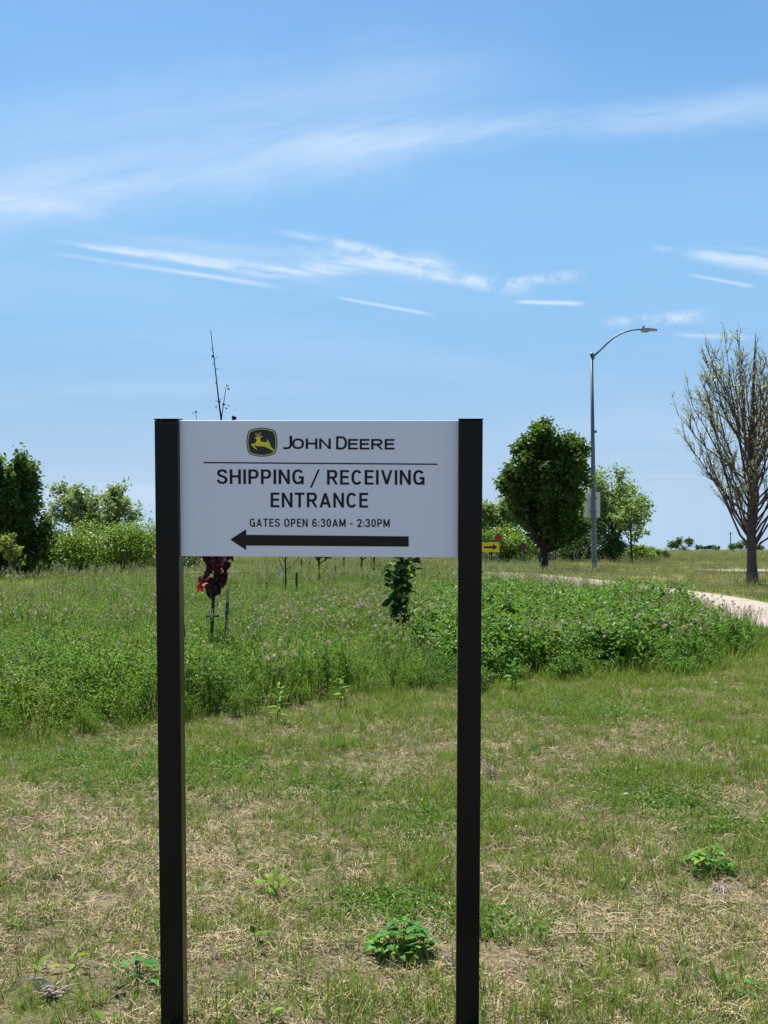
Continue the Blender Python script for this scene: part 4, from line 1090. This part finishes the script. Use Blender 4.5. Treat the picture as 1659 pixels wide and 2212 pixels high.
def on_ground(x, y): return np.stack([x, y, gz(x, y)], 1)
r = np.random.default_rng(77)
in_tan = lambda x, y: ((x + 9.3) / 2.0) ** 2 + ((y - 29) / 3.0) ** 2 < 0.7 + 0.6 * vnoise(x, y, 0.8, 90)
in_meadow = lambda x, y: (y > front(x) + 0.55 * (vnoise(x, y, 0.45, 5) - 0.5)) & (x < path_left(y) - 0.15) & ~in_tan(x, y)
off_path = lambda x, y: (x < path_left(y) - 0.05) | (x > path_right(y) + 0.05)

# lawn: straw litter, sparse blades, thicker green patches
x, y = wedge(17000, 2.6, 17, r, 1.2); k_ = ~in_meadow(x, y - 0.4) & off_path(x, y) & (r.random(len(x)) < 0.4 + 0.6 * np.clip((vnoise(x, y, 0.35, 40) * 0.6 + vnoise(x, y, 1.1, 41) * 0.4 - 0.38) * 3, 0, 1)); x, y = x[k_], y[k_]
scatter('straw_litter', 'pale dry straw lying all over the lawn', on_ground(x, y), proto_set('straw', [straw_mat(i, 56, 0.11, 0.034 if i % 2 else 0.062) for i in range(9)]), 9, 0.7 + 0.7 * r.random(len(x)), r, 0.06)
x, y = wedge(105000, 2.6, 17.5, r, 1.2)
dens = 0.45 + 0.65 * np.clip((vnoise(x, y, 0.55, 1) * 0.5 + vnoise(x, y, 0.22, 2) * 0.5 - 0.40) * 2.6, 0, 1) + 0.35 * np.clip((y - 7) / 6, 0, 1)
k_ = (r.random(len(x)) < dens) & ~in_meadow(x, y - 0.6) & off_path(x, y); x, y = x[k_], y[k_]
scatter('lawn_grass', 'thin green grass blades growing through the straw', on_ground(x, y), proto_set('lawn', [lawn_tuft(i, M['lawn'], 8 + i, 0.125, 0.020, 0.0038) for i in range(8)]), 8, (0.35 + 0.75 * r.random(len(x)) ** 1.6) * (0.6 + 0.7 * vnoise(x, y, 0.5, 3)), r, 0.2)
x, y = wedge(16000, 2.6, 17.5, r, 1.2); k_ = ~in_meadow(x, y - 0.5) & off_path(x, y) & (r.random(len(x)) < 0.35 + 0.5 * (vnoise(x, y, 0.7, 8) > 0.5)); x, y = x[k_], y[k_]
scatter('dry_grass', 'dead tan grass blades standing in the lawn', on_ground(x, y), proto_set('drytuft', [lawn_tuft(50 + i, M['straw'], 9, 0.075, 0.025, 0.0024) for i in range(5)]), 5, 0.6 + 0.7 * r.random(len(x)), r, 0.45)
PATCH = [(1430, 7.7, 0.42, 0.2), (800, 5.55, 0.22, 0.1), (1080, 5.3, 0.2, 0.12), (870, 5.6, 0.16, 0.1), (1270, 11.3, 0.5, 0.4), (1380, 8.2, 0.3, 0.15), (480, 8.6, 0.4, 0.3), (270, 8.4, 0.5, 0.3), (700, 8.0, 0.35, 0.2), (1560, 7.0, 0.2, 0.15), (150, 9.0, 0.5, 0.25), (930, 7.2, 0.3, 0.2)]
px_, py_ = [], []
for X, d, w_, h_ in PATCH:
    n_ = int(900 * w_ * max(h_, 0.15) * 2.4); cx_ = (X - CX) / F * d; px_.append(cx_ + r.normal(size=n_) * w_ * 0.65); py_.append(d + r.normal(size=n_) * h_ * 1.2)
x, y = np.concatenate(px_), np.concatenate(py_); k_ = ~in_meadow(x, y); x, y = x[k_], y[k_]
scatter('clover_patch', 'low dark green clover patches in the lawn', on_ground(x, y), proto_set('lowclover', [leafy_weed(70 + i, M['clover'], 4, 0.05, 7, 0.016, 0.8, 0.02, 0.5) for i in range(5)]), 5, 0.7 + 0.6 * r.random(len(x)), r, 0.2)
x, y = wedge(5000, 2.6, 12, r, 1.2); k_ = ~in_meadow(x, y) & off_path(x, y); x, y = x[k_], y[k_]
def grey_bits(seed):
    me = straw_mat(seed, 16, 0.09, 0.04); me.materials.clear(); me.materials.append(M['litter']); return me
scatter('dead_leaf_litter', 'grey brown dead leaf bits between the grass blades', on_ground(x, y), proto_set('bits', [grey_bits(500 + i) for i in range(5)]), 5, 0.7 + 0.8 * r.random(len(x)), r, 0.1)
n_ = 120; x, y = wedge(n_, 8, 17, r, 0.5); k_ = ~in_meadow(x, y) & ((x > 1.0) & (vnoise(x, y, 1.0, 12) > 0.45) | ((x < -1.2) & (r.random(n_) < 0.4))); x, y = x[k_], y[k_]
scatter('white_clover', 'tiny white clover flower heads in the lawn', on_ground(x, y), proto_set('whitefl', [flower(i, 0.05, 0.011, M['white_flower'], M['lawn']) for i in range(3)]), 3, 0.8 + 0.6 * r.random(len(x)), r, 0.15)

# meadow
x, y = wedge(15000, 9, 30, r, 2.5); k_ = in_meadow(x, y) & (r.random(len(x)) < np.clip(1.15 - (y - 12) / 26, 0.2, 1)); x, y = x[k_], y[k_]
right = x > 0.2 + 0.02 * y + 1.2 * (vnoise(x, y, 1.2, 20) - 0.5)
edge = np.clip((y - front(x)) / 0.7, 0.45, 1)
sl_, sr_ = ~right, right
hgt = (0.62 + 0.5 * vnoise(x, y, 0.9, 21) + 0.45 * vnoise(x, y, 0.35, 23)) * edge * np.clip((path_left(y) - x) / np.where(y < 20, 2.6, 0.8), 0.25, 1)
scatter('meadow_weeds', 'fine leaved green weeds filling the left of the meadow', on_ground(x[sl_], y[sl_]), proto_set('weed', [leafy_weed(200 + i, M['weed'], 6, 0.46, 46, 0.030, 0.45) for i in range(6)]), 6, (hgt * np.interp(y, [11.5, 13.0], [1.0, 0.72]))[sl_] * (0.65 + 0.65 * r.random(sl_.sum())), r, 0.12)
cm = sr_ & (y < 24)
scatter('clover_mound', 'thick dark clover growth on the right of the meadow', on_ground(x[cm], y[cm]), proto_set('clover', [leafy_weed(220 + i, M['clover'], 7, 0.45, 38, 0.042, 0.75, 0.06, 0.40) for i in range(6)]), 6, (hgt * np.interp(y, [16, 19], [1.1, 0.98]))[cm] * (0.8 + 0.4 * r.random(cm.sum())), r, 0.15)
x, y = wedge(26000, 9.4, 120, r, 3.5, 2); y = y + 0
k_ = in_meadow(x, y - 0.3) & (r.random(len(x)) < np.clip((y - 13) / 16, 0.09, 1) * (0.35 + 1.1 * vnoise(x, y, 1.3, 25))); k_ &= (path_left(y) - x) > np.where(y < 22, 1.2, 0.2); x, y = x[k_], y[k_]
scatter('tall_grass', 'tall meadow grass with pale seed heads', on_ground(x, y), proto_set('tall', [tall_clump(300 + i, M['tall_grass'], 20, 0.42, 2 + i, M['seed']) for i in range(6)]), 6, (0.75 + 0.5 * r.random(len(x))) * np.where((x < -4) & (y > 36), 0.5, 1.0) * (0.8 + 0.4 * vnoise(x, y, 2.0, 22)), r, 0.12)
x, y = wedge(9000, 11, 24, r, 1.5); ang = (x / y) * F + CX
pk = np.clip((vnoise(x, y, 0.6, 30) * 0.6 + vnoise(x, y, 1.7, 31) * 0.4 - 0.46) * 4.5, 0.04, 1) * np.interp(ang, [500, 800], [0.12, 1.0]) * np.clip((y - front(x)) / 1.0 - 0.2, 0, 1) * np.where(y > 20, 0.3, 1)
k_ = in_meadow(x, y) & (r.random(len(x)) < pk * 1.0); x, y = x[k_], y[k_]
scatter('clover_flowers', 'dusty pink clover flower heads over the meadow', on_ground(x, y), proto_set('pinkfl', [flower(20 + i, 0.46, 0.021, M['pink'], M['clover']) for i in range(4)]), 4, 0.9 + 0.3 * r.random(len(x)), r, 0.15)
x, y = wedge(2600, 9.3, 26, r, 2.0); k_ = in_meadow(x, y) & ((path_left(y) - x) > 1.5) & (r.random(len(x)) < 0.22 + 0.6 * (vnoise(x, y, 0.8, 71) > 0.62)); x, y = x[k_], y[k_]
scatter('meadow_stalks', 'yellowish taller stalks poking out of the meadow', on_ground(x, y), proto_set('stalk', [leafy_weed(700 + i, M['stalk'], 2, 0.62, 26, 0.036, 0.32, 0.04, 0.25) for i in range(5)]), 5, 0.65 + 0.5 * r.random(len(x)), r, 0.2)
x, y = -9.3 + r.normal(size=900) * 1.3, 29 + r.normal(size=900) * 2.0; k_ = in_tan(x, y); x, y = x[k_], y[k_]
scatter('tan_grass', 'patch of dead tan grass at the left edge of the meadow', on_ground(x, y), proto_set('tan', [tall_clump(340 + i, M['straw'], 22, 0.22, 2, M['seed'], 0.006) for i in range(4)]), 4, 0.6 + 0.6 * r.random(len(x)), r, 0.25)
# long blades along the meadow's near edge
x, y = wedge(5000, 9, 20, r, 1.5); dd_ = y - front(x); k_ = (dd_ > -0.35) & (dd_ < 0.9) & (x < path_left(y) - 0.1) & (r.random(len(x)) < np.where(x > 1.2, 0.75, 0.10)); x, y = x[k_], y[k_]
scatter('edge_grass', 'arching green grass along the near edge of the meadow', on_ground(x, y), proto_set('edge', [tall_clump(330 + i, M['lawn'], 16, 0.26, 0, None, 0.006) for i in range(5)]), 5, 0.6 + 0.7 * r.random(len(x)), r, 0.2)
# dry seed grass along the path, rough field grass right of it and far away
x, y = wedge(7000, 15, 34, r, 1.5); g_ = path_left(y) - x; k_ = (g_ > 0.05) & (g_ < 0.9) & (r.random(len(x)) < 0.9); x, y = x[k_], y[k_]
scatter('path_edge_grass', 'dry tan seed grass along the near side of the path', on_ground(x, y), proto_set('pathgrass', [tall_clump(350 + i, M['brown_grass'], 14, 0.26, 6, M['seed'], 0.005, 1.35) for i in range(5)]), 5, 0.6 + 0.6 * r.random(len(x)), r, 0.15)
x, y = wedge(9000, 23, 60, r, 1.5); g_ = path_left(y) - x; k_ = (g_ > 0.05) & (g_ < 2.2) & (r.random(len(x)) < 0.34); x, y = x[k_], y[k_]
scatter('path_side_grass', 'yellow green tall grass half hiding the far stretch of the path', on_ground(x, y), proto_set('pathside', [tall_clump(390 + i, M['tall_grass'], 22, 0.52, 4, M['seed'], 0.008, 1.35, 0.08) for i in range(5)]), 5, (0.6 + 0.5 * r.random(len(x))) * np.clip((y - 20) / 9, 0.25, 1), r, 0.15)
x, y = wedge(30000, 20, 250, r, 4, 2)
k_ = (x > path_right(y) + 0.15) & ~((y > 45) & (y < 51.2) & (x > 12.4)); x, y = x[k_], y[k_]
scatter('field_grass', 'rough brownish green field grass beyond the path', on_ground(x, y), proto_set('field', [tall_clump(370 + i, M['brown_grass'], 20, 0.16, 3, M['seed'], 0.008, 1.5, 0.10) for i in range(6)]), 6, (0.6 + 0.6 * r.random(len(x))) * np.where(y > 70, 1.6, 1.0), r, 0.15)
